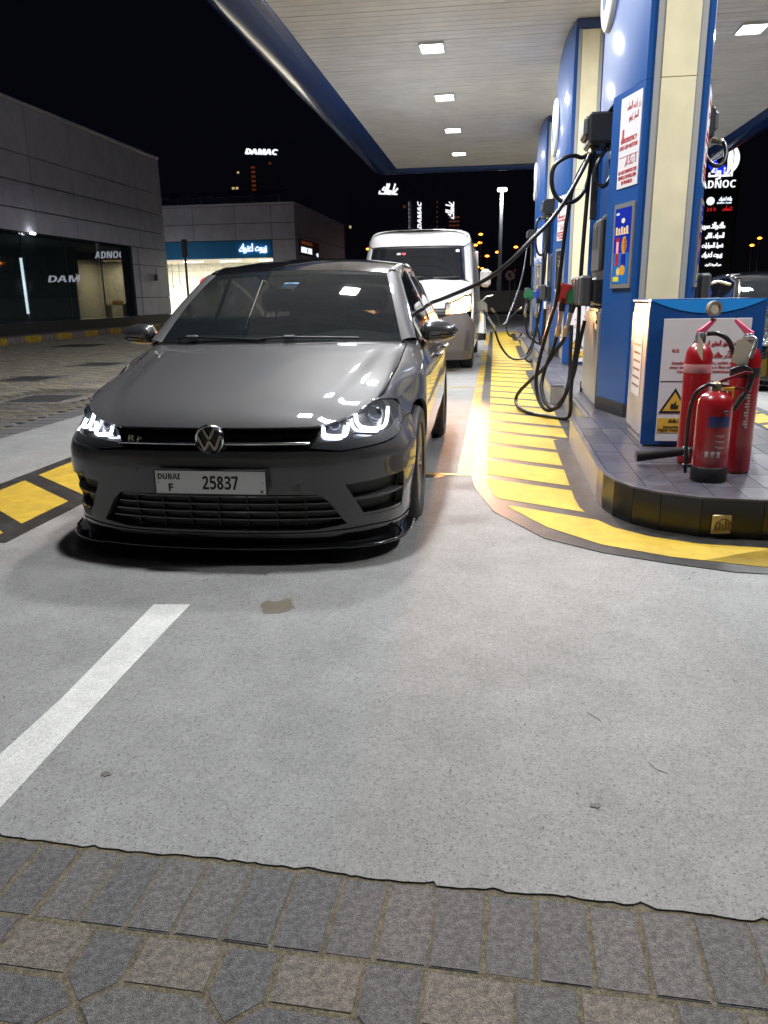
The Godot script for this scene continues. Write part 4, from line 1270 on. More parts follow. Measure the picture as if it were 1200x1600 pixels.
# a panel: the outline on surface f, lifted, with a rim of thickness th, holes cut out
func panel(o: PackedVector2Array, f: Callable, lift := 0.0, th := 0.012, cell := Vector2(0.06, 0.035), holes := [], inside := Vector3(0, 0.5, -1.6)) -> ArrayMesh:
	var m := MB.new()
	var e := 0.006
	var cache := {}
	var pt := func(q: Vector2) -> Array:
		if cache.has(q): return cache[q]
		var c: Vector3 = f.call(q)
		var n: Vector3 = (f.call(q + Vector2(e, 0)) - f.call(q - Vector2(e, 0))).cross(f.call(q + Vector2(0, e)) - f.call(q - Vector2(0, e))).normalized()
		if n.dot(c - inside) < 0.0: n = -n
		cache[q] = [c + n * lift, n]
		return cache[q]
	var lo := o[0]; var hi := o[0]
	for q in o:
		lo = lo.min(q); hi = hi.max(q)
	var nx := maxi(1, int(ceil((hi.x - lo.x) / cell.x))); var ny := maxi(1, int(ceil((hi.y - lo.y) / cell.y)))
	for i in nx:
		for j in ny:
			var a := lo + Vector2(i, j) * (hi - lo) / Vector2(nx, ny)
			var b := lo + Vector2(i + 1, j + 1) * (hi - lo) / Vector2(nx, ny)
			var pieces: Array = Geometry2D.intersect_polygons(o, PackedVector2Array([a, Vector2(b.x, a.y), b, Vector2(a.x, b.y)]))
			for h in holes:
				var next := []
				for p in pieces: next.append_array(Geometry2D.clip_polygons(p, h))
				pieces = next
			for p in pieces:
				var ix := Geometry2D.triangulate_polygon(p)
				for k in range(0, ix.size(), 3):
					var A: Array = pt.call(p[ix[k]]); var B: Array = pt.call(p[ix[k + 1]]); var C: Array = pt.call(p[ix[k + 2]])
					m.tri(A[0], B[0], C[0], A[1], B[1], C[1], p[ix[k]], p[ix[k + 1]], p[ix[k + 2]])
	var rims := [o]
	rims.append_array(holes)
	if th > 0.0:
		for r in rims:
			for i in r.size():
				var a: Vector2 = r[i]; var b: Vector2 = r[(i + 1) % r.size()]
				var n := maxi(1, int(ceil(a.distance_to(b) / minf(cell.x, cell.y))))
				for k in n:
					var A: Array = pt.call(a.lerp(b, float(k) / n)); var B: Array = pt.call(a.lerp(b, float(k + 1) / n))
					m.quad(A[0], B[0], B[0] - B[1] * th, A[0] - A[1] * th)
	return m.mesh()

func belt_tube(b: Belt, pts: Array, r: float, lift: float, sides := 6) -> ArrayMesh:
	var P := []
	for i in range(0, pts.size(), 2):
		var p := b.pos(Vector2(pts[i], pts[i + 1]))
		var e := 0.01
		var n := (b.pos(Vector2(pts[i] + e, pts[i + 1])) - p).cross(b.pos(Vector2(pts[i], pts[i + 1] + e)) - p).normalized()
		if n.dot(p - Vector3(0, 0.5, -1.6)) < 0.0: n = -n
		P.append(p + n * lift)
	return tb(smooth(P, 4), r, sides)

func wheel(parent: Node3D, at: Vector3, r: float, side: float, w := 0.225) -> void:
	var T := Transform3D(Basis(Vector3(0, 0, -1), Vector3(side, 0, 0), Vector3(0, -side, 0)), at)
	var m := MB.new()
	m.lathe([Vector2(r * 0.70, -w * 0.5), Vector2(r * 0.93, -w * 0.5), Vector2(r * 0.985, -w * 0.42), Vector2(r, -w * 0.3), Vector2(r, w * 0.3), Vector2(r * 0.985, w * 0.42), Vector2(r * 0.93, w * 0.5), Vector2(r * 0.72, w * 0.48), Vector2(r * 0.70, w * 0.4)], 36, T)
	var wh := part("wheel", m.mesh(), M.rubber, parent)
	m = MB.new()
	m.lathe([Vector2(r * 0.69, -w * 0.4), Vector2(r * 0.62, -w * 0.3), Vector2(r * 0.62, w * 0.35), Vector2(r * 0.70, w * 0.43)], 36, T)
	part("rim", m.mesh(), M.alloy, wh)
	m = MB.new()
	for k in 5:
		for j in [-0.12, 0.12]:
			var a: float = TAU * k / 5.0 + j
			m.tube(PackedVector3Array([T * Vector3(cos(a) * r * 0.1, w * 0.36, sin(a) * r * 0.1), T * Vector3(cos(a + j) * r * 0.64, w * 0.38, sin(a + j) * r * 0.64)]), 0.016, 6, 0.012)
	m.lathe([Vector2(0.001, w * 0.42), Vector2(r * 0.16, w * 0.40), Vector2(r * 0.17, w * 0.2)], 16, T)
	part("spokes", m.mesh(), M.alloy, wh)
	m = MB.new()
	m.lathe([Vector2(0.03, -0.01), Vector2(r * 0.5, -0.01), Vector2(r * 0.5, 0.012), Vector2(0.03, 0.012)], 24, T)
	part("brake_disc", m.mesh(), M.steel, wh)

func plate(parent: Node3D, at: Vector3, w: float, h: float) -> MeshInstance3D:
	var pl := part("number_plate", bx(Vector3(-w / 2, -h / 2, -0.006), Vector3(w / 2, h / 2, 0.006), 0.003), M.plate_white, parent, at)
	var m := MB.new()
	for s in [-1.0, 1.0]:
		m.box(Vector3(-w / 2 - 0.004, s * (h / 2 + 0.001) - 0.003, -0.008), Vector3(w / 2 + 0.004, s * (h / 2 + 0.001) + 0.003, 0.0075), 0.001)
		m.box(Vector3(s * (w / 2 + 0.001) - 0.003, -h / 2 + 0.002, -0.0075), Vector3(s * (w / 2 + 0.001) + 0.003, h / 2 - 0.002, 0.007), 0.001)
	part("plate_frame", m.mesh(), M.black_plastic, pl)
	return pl

func car(kind: int) -> void:
	var t: Node3D
	var paint: StandardMaterial3D = M.car_grey if kind == 0 else M.car_black
	if kind == 0:
		t = thing("hatchback_car", "dark grey hatchback with lit headlamps facing the camera in the near lane", "car", v(-1.255, 0, 3.27), 0.012, "")
	else:
		t = thing("parked_car", "black car with lattice grille standing in the far lane behind the blue cabinet", "car", v(4.0, 0, 9.9), 0.0, "")
	var F := V2([0.05, 0.06, 0.15, 0.035, 0.25, 0.03, 0.35, 0.018, 0.45, 0.0, 0.52, 0.0, 0.58, 0.012, 0.62, 0.025, 0.68, 0.05, 0.74, 0.09, 0.80, 0.16, 0.86, 0.26, 0.92, 0.4, 1.0, 0.6])
	var K := V2([0.05, 0.06, 0.15, 0.03, 0.25, 0.02, 0.40, 0.0, 0.5, 0.0, 0.56, 0.02, 0.62, 0.06, 0.68, 0.092, 0.75, 0.13, 0.85, 0.19, 1.0, 0.3])
	var S := V2([0.05, 0.08, 0.2, 0.055, 0.3, 0.03, 0.45, 0.008, 0.6, 0.0, 0.72, 0.004, 0.78, 0.014, 0.88, 0.042, 0.97, 0.078, 1.05, 0.12])
	var R := V2([0.05, 0.1, 0.2, 0.05, 0.3, 0.02, 0.5, 0.0, 0.6, 0.01, 0.66, 0.04, 0.8, 0.06, 0.95, 0.10, 1.1, 0.2])
	var b := Belt.new(V2([0, 0, 0.25, 0.008, 0.45, 0.035, 0.60, 0.078, 0.72, 0.145, 0.80, 0.23, 0.85, 0.34, 0.878, 0.50, 0.89, 0.70, 0.897, 0.9, 0.90, 1.1, 0.90, 2.6, 0.897, 3.3, 0.88, 3.7, 0.83, 3.98, 0.72, 4.14, 0.5, 4.225, 0.25, 4.26, 0, 4.268]), [[0.0, F], [0.5, F], [0.95, K], [1.15, K], [1.75, S], [4.4, S], [4.9, R], [9.0, R]])
	var f := b.pos
	var total := b.s[b.s.size() - 1]
	var sa := b.s_of(0.87); var sr := b.s_of(3.5); var sd := b.s_of(1.42); var sm := b.s_of(2.45); var se := b.s_of(3.28)
	var g := 0.003
	# ---- dark inside of the body with the wheel arches left open
	for q in [1.0, -1.0]:
		var o := V2([0.0, 0.16, total, 0.16, total, 0.88, 3.0, 0.90, 1.8, 0.84, 1.2, 0.66, 0.5, 0.6, 0.0, 0.6])
		var hs := [V2(arc(sa, 0.315, 0.335, 0, TAU * 0.96, 20)), V2(arc(sr, 0.315, 0.335, 0, TAU * 0.96, 20))]
		if q < 0:
			o = mirror(o); hs = [mirror(hs[0]), mirror(hs[1])]
		part("inner_shell", panel(o, f, -0.075, 0.0, Vector2(0.12, 0.1), hs), M.dark_cloth, t)
	part("underbody", bx(Vector3(-0.62, 0.13, -4.05), Vector3(0.62, 0.2, -0.25), 0.02), M.dark_cloth, t)
	part("radiator", bx(Vector3(-0.6, 0.16, -0.26), Vector3(0.6, 0.56, -0.2)), M.dark_cloth, t)
	# ---- bumper
	var lowg := sym([0, 0.338, 0.487, 0.330, 0.53, 0.294, 0.618, 0.180, 0.46, 0.158, 0, 0.158])
	var intake := V2([0.612, 0.372, 0.80, 0.388, 0.965, 0.394, 0.992, 0.30, 0.987, 0.212, 0.712, 0.212])
	var half := [0, 0.540, 0.445, 0.537, 0.595, 0.527, 0.782, 0.543, 0.94, 0.558, 1.10, 0.602, 1.19, 0.616]
	half.append_array([sa - 0.178, 0.616])
	half.append_array(arc(sa, 0.315, 0.35, PI - 1.037, PI + 0.47, 10))
	half.append_array([0.99, 0.155, 0.75, 0.165, 0.468, 0.148, 0, 0.146])
	part("front_bumper", panel(sym(half), f, 0.0, 0.03, Vector2(0.05, 0.03), [lowg, intake, mirror(intake)] if kind == 0 else [sym([0, 0.45, 0.45, 0.45, 0.5, 0.20, 0, 0.2]) ]), paint, t)
	part("splitter_band", panel(sym([0, 0.142, 0.468, 0.144, 0.75, 0.160, 0.99, 0.150, 1.15, 0.148, 1.15, 0.095, 0, 0.085]), f, 0.004, 0.03), M.car_black, t)
	# splitter blade that juts forward
	var blade := []
	for i in 41:
		var s := lerpf(-1.22, 1.22, i / 40.0)
		var e := b.pos(Vector2(s, 0.1))
		var n := (e - Vector3(0, 0.1, -0.9)); n.y = 0; n = n.normalized()
		var out := 0.045 + 0.02 * smoothstep(0.55, 0.62, absf(s)) - 0.03 * smoothstep(0.95, 1.2, absf(s))
		blade.append([e - n * 0.10 + Vector3(0, -0.006, 0), e + n * out + Vector3(0, -0.012, 0), e + n * (out + 0.006) + Vector3(0, -0.022, 0), e + n * out + Vector3(0, -0.030, 0), e - n * 0.1 + Vector3(0, -0.028, 0)])
	var m := MB.new()
	m.sheet(blade, Vector3.UP, Vector3(0, 0.085, -0.5))
	part("splitter_blade", m.mesh(), M.car_black, t)
	for q in [1.0, -1.0]:
		var e := b.pos(Vector2(0.93 * q, 0.1))
		part("splitter_fin", tb([e + Vector3(q * 0.02, 0.03, 0.02), e + Vector3(q * 0.045, 0.0, 0.035), e + Vector3(q * 0.02, -0.02, 0.04)], 0.006, 6), M.car_black, t)
	if kind == 0:
		# lower grille with its slats, side intakes with theirs
		part("lower_mesh", panel(lowg, f, -0.05, 0.0), M.grille_dark, t)
		for i in 4:
			var y := 0.312 - i * 0.037
			var x := lerpf(0.5, 0.6, i / 3.0)
			part("grille_slat", panel(sym([0, y + 0.0035, x, y + 0.0035, x, y - 0.0035, 0, y - 0.0035]), f, -0.03, 0.02, Vector2(0.08, 0.02)), M.car_black, t)
		for i in 7:
			var x := (i - 3) * 0.14
			part("grille_rib", panel(V2([x - 0.004, 0.33, x + 0.004, 0.33, x + 0.004, 0.165, x - 0.004, 0.165]), f, -0.03, 0.015), M.grille_dark, t)
		for q in [1.0, -1.0]:
			var io := intake if q > 0 else mirror(intake)
			part("intake_well", panel(io, f, -0.045, 0.0), M.grille_dark, t)
			var o1 := V2([0.648, 0.302, 0.82, 0.307, 0.99, 0.312, 0.989, 0.300, 0.82, 0.294, 0.648, 0.290])
			var o2 := V2([0.70, 0.226, 0.985, 0.228, 0.985, 0.214, 0.70, 0.212])
			part("intake_slat", panel(o1 if q > 0 else mirror(o1), f, -0.006, 0.04, Vector2(0.06, 0.02)), paint, t)
			part("intake_slat", panel(o2 if q > 0 else mirror(o2), f, -0.003, 0.03, Vector2(0.06, 0.02)), M.car_black, t)
			var wo := V2([0.676, 0.486, 0.698, 0.521, 0.766, 0.526, 0.748, 0.500])
			part("washer_cap", panel(wo if q > 0 else mirror(wo), f, 0.0025, 0.004), paint, t)
			var so := V2(arc(0.376, 0.448, 0.011, 0, TAU * 0.95, 14))
			part("parking_sensor", panel(so if q > 0 else mirror(so), f, 0.002, 0.004), paint, t)
		# upper grille
		part("grille_panel", panel(sym([0, 0.637, 0.488, 0.637, 0.443, 0.545, 0, 0.545]), f, -0.022, 0.0), M.car_black, t)
		for q in [1.0, -1.0]:
			var c1 := V2([0.066, 0.578, 0.455, 0.577, 0.450, 0.566, 0.066, 0.566])
			var c2 := V2([0.066, 0.613, 0.472, 0.611, 0.468, 0.601, 0.066, 0.602])
			part("chrome_strip", belt_tube(b, [0.068 * q, 0.572, 0.2 * q, 0.572, 0.33 * q, 0.572, 0.452 * q, 0.571], 0.0062, 0.001, 10), M.chrome, t)
			part("grille_bar", panel(c2 if q > 0 else mirror(c2), f, -0.008, 0.014, Vector2(0.06, 0.02)), M.car_black, t)
		var rb := part("grille_badge", flat_text("R", 0.026, 0.006, true, 1.5, 0.2), M.chrome, t, b.pos(Vector2(-0.385, 0.592)) + Vector3(0, 0.002, 0.012))
		rb.rotation.y = 0.12
		emblem(t, Vector3(0, 0.592, b.pos(Vector2(0, 0.592)).z + 0.012))
		var pl := plate(t, Vector3(0.0, 0.403, 0.026), 0.52, 0.11)
		part("lettering", flat_text("DUBAI", 0.0265, 0.002, true, 0.94), M.black_ink, pl, Vector3(-0.193, 0.026, 0.0068))
		part("lettering", flat_text("F", 0.036, 0.002, true, 1.0), M.black_ink, pl, Vector3(-0.187, -0.025, 0.0068))
		part("lettering", flat_text("25837", 0.062, 0.002, true, 0.72), M.black_ink, pl, Vector3(0.048, -0.002, 0.0068))
		for q in [-0.245, 0.245]: part("screw", bx(Vector3(q - 0.004, -0.004, 0.006), Vector3(q + 0.004, 0.004, 0.009), 0.002), M.steel, pl)
		part("plate_seal", bx(Vector3(0.232, -0.046, 0.006), Vector3(0.246, -0.032, 0.0072)), M.emblem_print, pl)
	else:
		# the lattice grille: crossing bars
		part("grille_well", panel(sym([0, 0.63, 0.45, 0.63, 0.5, 0.2, 0, 0.2]), f, -0.05, 0.0), M.grille_dark, t)
		for i in 12:
			for q in [1.0, -1.0]:
				var x0 := -0.5 + i * 0.085
				part("lattice_bar", belt_tube(b, [x0 - 0.1 * q, 0.38, x0, 0.5, x0 + 0.1 * q, 0.62], 0.006, -0.012), M.chrome, t)
		part("chrome_strip", belt_tube(b, [-0.48, 0.64, 0.0, 0.645, 0.48, 0.64], 0.01, 0.0), M.chrome, t)
		var pl := plate(t, Vector3(-0.04, 0.30, 0.03), 0.42, 0.17)
		part("lettering", flat_text("DUBAI", 0.03, 0.002, true, 0.9), M.black_ink, pl, Vector3(-0.115, 0.048, 0.0068))
		part("lettering", flat_text("65", 0.085, 0.002, true, 0.8), M.black_ink, pl, Vector3(-0.10, -0.03, 0.0068))
	# ---- headlamps
	for q in [1.0, -1.0]:
		var o := V2([0.452, 0.548, 0.463, 0.566, 0.519, 0.641, 0.724, 0.706, 0.86, 0.724, 0.968, 0.728, 1.155, 0.710, 1.235, 0.676, 1.16, 0.632, 1.097, 0.608, 0.945, 0.566, 0.788, 0.549, 0.595, 0.533])
		if q < 0: o = mirror(o)
		var hl := part("headlamp", panel(o, f, -0.003, 0.008, Vector2(0.04, 0.025)), M.glass_clear, t)
		part("lamp_housing", panel(Geometry2D.offset_polygon(o, -0.004)[0], f, -0.06, 0.0), M.lamp_silver, hl)
		var chin := V2([0.458, 0.552, 0.47, 0.572, 0.62, 0.583, 0.80, 0.59, 1.0, 0.612, 1.13, 0.632, 1.09, 0.609, 0.944, 0.569, 0.788, 0.552, 0.597, 0.536])
		part("lamp_chin", panel(chin if q > 0 else mirror(chin), f, -0.012, 0.02), M.lamp_grey, hl)
		var sl := V2([0.53, 0.60, 0.64, 0.60, 0.70, 0.618, 0.86, 0.606, 1.02, 0.63, 1.1, 0.68, 0.97, 0.712, 0.72, 0.69, 0.54, 0.635])
		part("reflector", panel(sl if q > 0 else mirror(sl), f, -0.045, 0.0), M.lamp_silver, hl)
		for u in [[0.521, 0.642, 0.521, 0.622, 0.536, 0.605, 0.608, 0.600, 0.634, 0.611, 0.654, 0.655], [0.706, 0.692, 0.703, 0.657, 0.727, 0.632, 0.813, 0.618, 0.893, 0.618, 0.963, 0.640, 1.07, 0.688]]:
			var w := []
			for i in range(0, u.size(), 2): w.append_array([u[i] * q, u[i + 1]])
			part("light_guide", belt_tube(b, w, 0.0085, -0.02), M.drl if kind == 0 else M.lamp_silver, hl)
		for u in [[0.575, 0.632, 0.03], [0.825, 0.668, 0.042]]:
			var p := b.pos(Vector2(u[0] * q, u[1]))
			m = MB.new()
			var T := Transform3D(Basis(Vector3.RIGHT, PI / 2.0).rotated(Vector3.UP, q * 0.35), p + Vector3(-q * 0.012, 0, -0.048))
			m.lathe([Vector2(u[2], -0.012), Vector2(u[2], 0.0), Vector2(u[2] * 0.86, u[2] * 0.3), Vector2(u[2] * 0.5, u[2] * 0.52), Vector2(0.001, u[2] * 0.6)], 20, T)
			part("projector", m.mesh(), M.projector, hl)
	# ---- fenders: a belt panel and the crown that rolls over to the bonnet
	var crown_s := [0.86, 0.968, 1.155, 1.235, 1.4, 1.6, 1.8, sd - 0.004]
	var crown_y := [0.727, 0.731, 0.714, 0.70, 0.735, 0.785, 0.835, 0.865]
	var shut := [Vector3(0.655, 0.722, 0.33), Vector3(0.705, 0.733, 0.415), Vector3(0.735, 0.765, 0.56), Vector3(0.745, 0.785, 0.65), Vector3(0.757, 0.823, 0.83), Vector3(0.764, 0.862, 1.0), Vector3(0.767, 0.9, 1.14), Vector3(0.770, 0.935, 1.30)]
	for q in [1.0, -1.0]:
		var o := [1.10, 0.605, 1.165, 0.632, 1.238, 0.678]
		for i in range(3, 8): o.append_array([crown_s[i], crown_y[i]])
		o.append_array([sd - g, 0.22, sa + 0.34, 0.22])
		o.append_array(arc(sa, 0.315, 0.35, -0.24, PI - 1.05, 16))
		o.append_array([sa - 0.178, 0.620, 1.19, 0.620])
		var po := V2(o)
		var body := part("front_fender", panel(po if q > 0 else mirror(po), f, 0.0, 0.02), paint, t)
		var rows := []
		for i in 8:
			var B := b.pos(Vector2(crown_s[i], crown_y[i]))
			var up := (b.pos(Vector2(crown_s[i], crown_y[i])) - b.pos(Vector2(crown_s[i], crown_y[i] - 0.02))).normalized()
			var T := Vector3(shut[i].x, shut[i].y, -shut[i].z)
			var L := B.distance_to(T)
			var row := []
			var inw := Vector3(-1.0, 0.12, 0).normalized()
			for k in 9:
				var w := k / 8.0
				var p := B * (2 * w * w * w - 3 * w * w + 1) + up * L * 0.9 * (w * w * w - 2 * w * w + w) + T * (-2 * w * w * w + 3 * w * w) + inw * L * 0.8 * (w * w * w - w * w)
				row.append(Vector3(p.x * q, p.y, p.z))
			rows.append(row)
		m = MB.new()
		m.sheet(rows, Vector3(0, 1, 0))
		part("fender_crown", m.mesh(), paint, body)
	# ---- bonnet
	var edge := []
	for i in 26:
		var s := lerpf(0.0, 0.86, i / 25.0)
		var y := 0.642 if s < 0.47 else lerpf(0.642, 0.727, smoothstep(0.0, 1.0, (s - 0.47) / 0.39) * 0.35 + (s - 0.47) / 0.39 * 0.65)
		edge.append(b.pos(Vector2(s, y)))
	var SL := func(w: float) -> Vector3:
		var tot := 0.0
		for i in 7: tot += shut[i].distance_to(shut[i + 1])
		var left: float = w * tot
		for i in 7:
			var l: float = shut[i].distance_to(shut[i + 1])
			if left <= l or i == 6: return shut[i].lerp(shut[i + 1], minf(1.0, left / l))
			left -= l
		return shut[7]
	var s0: Vector3 = shut[0] * Vector3(1, 1, 1)
	var C0 := Vector3(0, 0, -edge[0].z)
	var C1 := Vector3(0, 0, 1.075)
	var bon := []
	for j in 29:
		var w := pow(j / 28.0, 1.35)
		var SP: Vector3 = SL.call(w)
		var row := []
		for i in range(-28, 29):
			var u := absf(i) / 28.0
			var E: Vector3 = edge[mini(25, int(u * 25.0))].lerp(edge[mini(25, int(u * 25.0) + 1)], u * 25.0 - int(u * 25.0))
			E = Vector3(E.x, E.y, -E.z).lerp(s0, smoothstep(0.93, 1.0, u))
			var Rr := Vector3(0.770 * u, 0.948 - 0.013 * u * u, 1.075 + 0.225 * u * u)
			var C := Vector3(0, 0, lerpf(-edge[0].z, 1.075, w))
			var p := E.lerp(Rr, w) + C.lerp(SP, u) - C0.lerp(s0, u).lerp(C1.lerp(Vector3(0.770, 0.935, 1.30), u), w)
			var gc := 0.72 * w + 0.28 * (1.0 - exp(-9.0 * w)) / (1.0 - exp(-9.0))
			var gs: float = (SP.y - s0.y) / (0.935 - s0.y)
			var y := lerpf(E.y, Rr.y, lerpf(gc, gs, u * u * u))
			var cr := lerpf(0.50, 0.80, w)
			y += 0.016 * (1.0 - smoothstep(cr - 0.01, cr + 0.12, u)) * pow(sin(PI * w), 0.7)
			row.append(Vector3(p.x * signf(i) * (1.0 - 0.008 * pow(u, 10.0)), y, -p.z))
		bon.append(row)
	m = MB.new()
	m.sheet(bon, Vector3(0, 1, 0.3))
	for i in 56: m.quad(bon[0][i], bon[0][i + 1], bon[0][i + 1] + Vector3(0, -0.012, -0.02), bon[0][i] + Vector3(0, -0.012, -0.02))
	part("bonnet", m.mesh(), paint, t)
	var under := []
	for j in [0, 28]:
		var row := []
		for i in range(0, 57, 7): row.append(bon[j][i] * Vector3(0.97, 1, 1) + Vector3(0, -0.06, -0.03))
		under.append(row)
	m = MB.new()
	m.sheet(under, Vector3.UP)
	part("engine_cover", m.mesh(), M.dark_cloth, t)
	# ---- flanks
	for q in [1.0, -1.0]:
		var P := func(o: Array) -> PackedVector2Array: return V2(o) if q > 0 else mirror(V2(o))
		part("front_door", panel(P.call([sd, 0.22, sm - g, 0.22, sm - g, 0.95, sd + 0.01, 0.95]), f, 0.0, 0.02), paint, t)
		var rd := [sm, 0.22, sr - 0.36, 0.22]
		rd.append_array(arc(sr, 0.315, 0.352, PI + 0.27, PI - 0.95, 10))
		rd.append_array([se, 0.62, se, 0.95, sm, 0.95])
		part("rear_door", panel(P.call(rd), f, 0.0, 0.02), paint, t)
		var rq := [se + g, 0.64]
		rq.append_array(arc(sr, 0.315, 0.352, 2.1, -0.27, 14))
		rq.append_array([sr + 0.4, 0.22, b.s_of(4.1), 0.22, b.s_of(4.1), 0.95, se + g, 0.95])
		part("rear_quarter", panel(P.call(rq), f, 0.0, 0.02), paint, t)
		part("side_skirt", panel(P.call([sa + 0.33, 0.215, sr - 0.37, 0.215, sr - 0.37, 0.12, sa + 0.33, 0.12]), f, -0.01, 0.03), M.car_black, t)
		for s in [sm - 0.2, se - 0.1]:
			var hp := b.pos(Vector2(s * q, 0.80))
			part("door_handle", tb([hp + Vector3(q * 0.012, 0, 0.1), hp + Vector3(q * 0.035, 0.003, 0.05), hp + Vector3(q * 0.035, 0.003, -0.06), hp + Vector3(q * 0.012, 0, -0.1)], 0.013, 6), paint, t)
		wheel(t, Vector3(q * 0.775, 0.315, -0.87), 0.315, q)
		wheel(t, Vector3(q * 0.775, 0.315, -3.5), 0.315, q)
	part("tailgate", panel(sym([0, 0.95, total - b.s_of(4.1) - 0.02 + 0.0, 0.95, total - b.s_of(4.1) - 0.02, 0.22, 0, 0.22]), func(p: Vector2) -> Vector3: return b.pos(Vector2((total - absf(p.x)) * (1.0 if p.x >= 0 else -1.0), p.y)), 0.0, 0.02), paint, t)
	# ---- greenhouse
	var base := func(u: float) -> Vector3: return Vector3(0.735 * u, 0.957 - 0.006 * u * u, -(1.12 + 0.18 * u * u))
	var head := func(u: float) -> Vector3: return Vector3(0.575 * u, 1.372 - 0.02 * u * u, -(1.82 + 0.10 * u * u))
	var ws := []
	for j in 9:
		var row := []
		for i in 25:
			var u := lerpf(-1.0, 1.0, i / 24.0)
			var w := j / 8.0
			row.append(base.call(u).lerp(head.call(u), w) + Vector3(0, 0.022, 0.018) * sin(PI * w))
		ws.append(row)
	m = MB.new()
	m.sheet(ws, Vector3(0, 1, 1))
	var wsn := part("windscreen", m.mesh(), M.glass_screen, t)
	m = MB.new()
	for e in [0, 8]:
		var band := []
		for k in 2:
			var row := []
			for i in 25: row.append(ws[e][i].lerp(ws[4][i], 0.1 * k if e == 8 else 0.07 * k) + Vector3(0, -0.004, -0.003))
			band.append(row)
		m.sheet(band, Vector3(0, 1, 1))
	part("screen_border", m.mesh(), M.black_plastic, wsn)
	part("toll_sticker", face_quad(Vector3(-0.055, 1.262, -1.598), Vector3(0.045, 1.262, -1.598), Vector3(0.058, 1.292, -1.648), Vector3(-0.035, 1.292, -1.648), Vector3(0, 0.6, 0.8)), M.sticker, wsn)
	var roof_y := func(z: float) -> float:
		var ks := V2([1.82, 1.372, 1.95, 1.408, 2.1, 1.438, 2.3, 1.464, 2.6, 1.478, 3.0, 1.468, 3.4, 1.438, 3.8, 1.39, 4.02, 1.35])
		for i in range(1, ks.size()):
			if z <= ks[i].x: return lerpf(ks[i - 1].y, ks[i].y, (z - ks[i - 1].x) / (ks[i].x - ks[i - 1].x))
		return 1.35
	var roof_x := func(z: float) -> float: return lerpf(0.575, 0.615, smoothstep(1.8, 2.3, z)) - 0.09 * smoothstep(3.0, 4.1, z)
	var roof := []
	for j in 27:
		var row := []
		for i in 21:
			var u := lerpf(-1.0, 1.0, i / 20.0)
			var z := lerpf(1.82 + 0.10 * u * u, 4.02, j / 26.0)
			row.append(Vector3(roof_x.call(z) * u, roof_y.call(z - 0.10 * u * u * (1.0 - j / 26.0)) - 0.045 * u * u * smoothstep(0.0, 0.25, j / 26.0) - 0.02 * u * u * (1.0 - smoothstep(0.0, 0.25, j / 26.0)), -z))
		roof.append(row)
	m = MB.new()
	m.sheet(roof, Vector3.UP)
	part("roof", m.mesh(), M.car_black, t)
	m = MB.new()
	var liner := []
	for j in range(0, 27, 2):
		var row := []
		for i in range(0, 21, 2): row.append(roof[j][i] + Vector3(0, -0.03, 0))
		liner.append(row)
	m.sheet(liner, Vector3.DOWN)
	part("headliner", m.mesh(), M.dark_cloth, t)
	for q in [1.0, -1.0]:
		var sg := func(p: Vector2) -> Vector3: return Vector3(q * (0.835 - 0.46 * (p.y - 0.95) - 0.03 * smoothstep(2.6, 4.0, p.x) - 0.05 * pow(maxf(0.0, (1.9 - p.x)) , 2.0)), p.y, -p.x)
		var G := func(o: Array, called: String, mt: Material, lift := 0.0, th := 0.006) -> void: part(called, panel(V2(o), sg, lift, th, Vector2(0.09, 0.06)), mt, t)
		G.call([1.42, 0.958, 2.43, 0.958, 2.43, 1.375, 2.2, 1.358, 1.99, 1.318], "side_window", M.glass_tint)
		G.call([2.49, 0.958, 3.25, 0.965, 3.25, 1.352, 2.85, 1.38, 2.49, 1.377], "side_window", M.glass_tint)
		G.call([3.29, 0.968, 3.70, 1.00, 3.72, 1.2, 3.5, 1.32, 3.29, 1.348], "side_window", M.glass_tint)
		G.call([2.433, 0.95, 2.487, 0.95, 2.487, 1.378, 2.433, 1.378], "door_pillar", M.car_black, 0.001)
		# rail over the windows and the rear pillar
		var rail := []
		for j in 19:
			var z := lerpf(1.99, 4.0, j / 18.0)
			var yy := 1.318 if z < 1.992 else (lerpf(1.318, 1.375, smoothstep(1.99, 2.45, z)) if z < 2.5 else 1.378 - 0.03 * smoothstep(2.9, 3.3, z) - 0.16 * smoothstep(3.3, 3.9, z))
			var lo: Vector3 = sg.call(Vector2(z, yy))
			var hi := Vector3(q * roof_x.call(z), roof_y.call(z) - 0.045, -z)
			rail.append([lo, lo.lerp(hi, 0.35) + Vector3(q * 0.014, 0.010, 0), lo.lerp(hi, 0.7) + Vector3(q * 0.012, 0.016, 0), hi])
		m = MB.new()
		m.sheet(rail, Vector3(q, 0.7, 0))
		part("roof_rail", m.mesh(), paint, t)
		G.call([3.72, 0.95, 4.15, 0.95, 4.02, 1.30, 3.6, 1.345, 3.52, 1.325, 3.735, 1.2], "rear_pillar", paint, 0.002, 0.01)
		var pil := []
		for j in 13:
			var w := j / 12.0
			var A: Vector3 = base.call(q).lerp(head.call(q), w) + Vector3(0, 0.02, 0.016) * sin(PI * w)
			var D: Vector3 = sg.call(Vector2(lerpf(1.36, 1.99, w), lerpf(0.95, 1.325, w)))
			var mid := A.lerp(D, 0.5) + Vector3(q * 0.022, 0.016, 0.014)
			pil.append([A, A.lerp(mid, 0.5) + Vector3(q * 0.006, 0.006, 0.006), mid, mid.lerp(D, 0.5) + Vector3(q * 0.008, 0.004, 0.002), D])
		m = MB.new()
		m.sheet(pil, Vector3(q, 0.5, 0.5))
		part("front_pillar", m.mesh(), paint, t)
		# corner between pillar foot, fender and door
		m = MB.new()
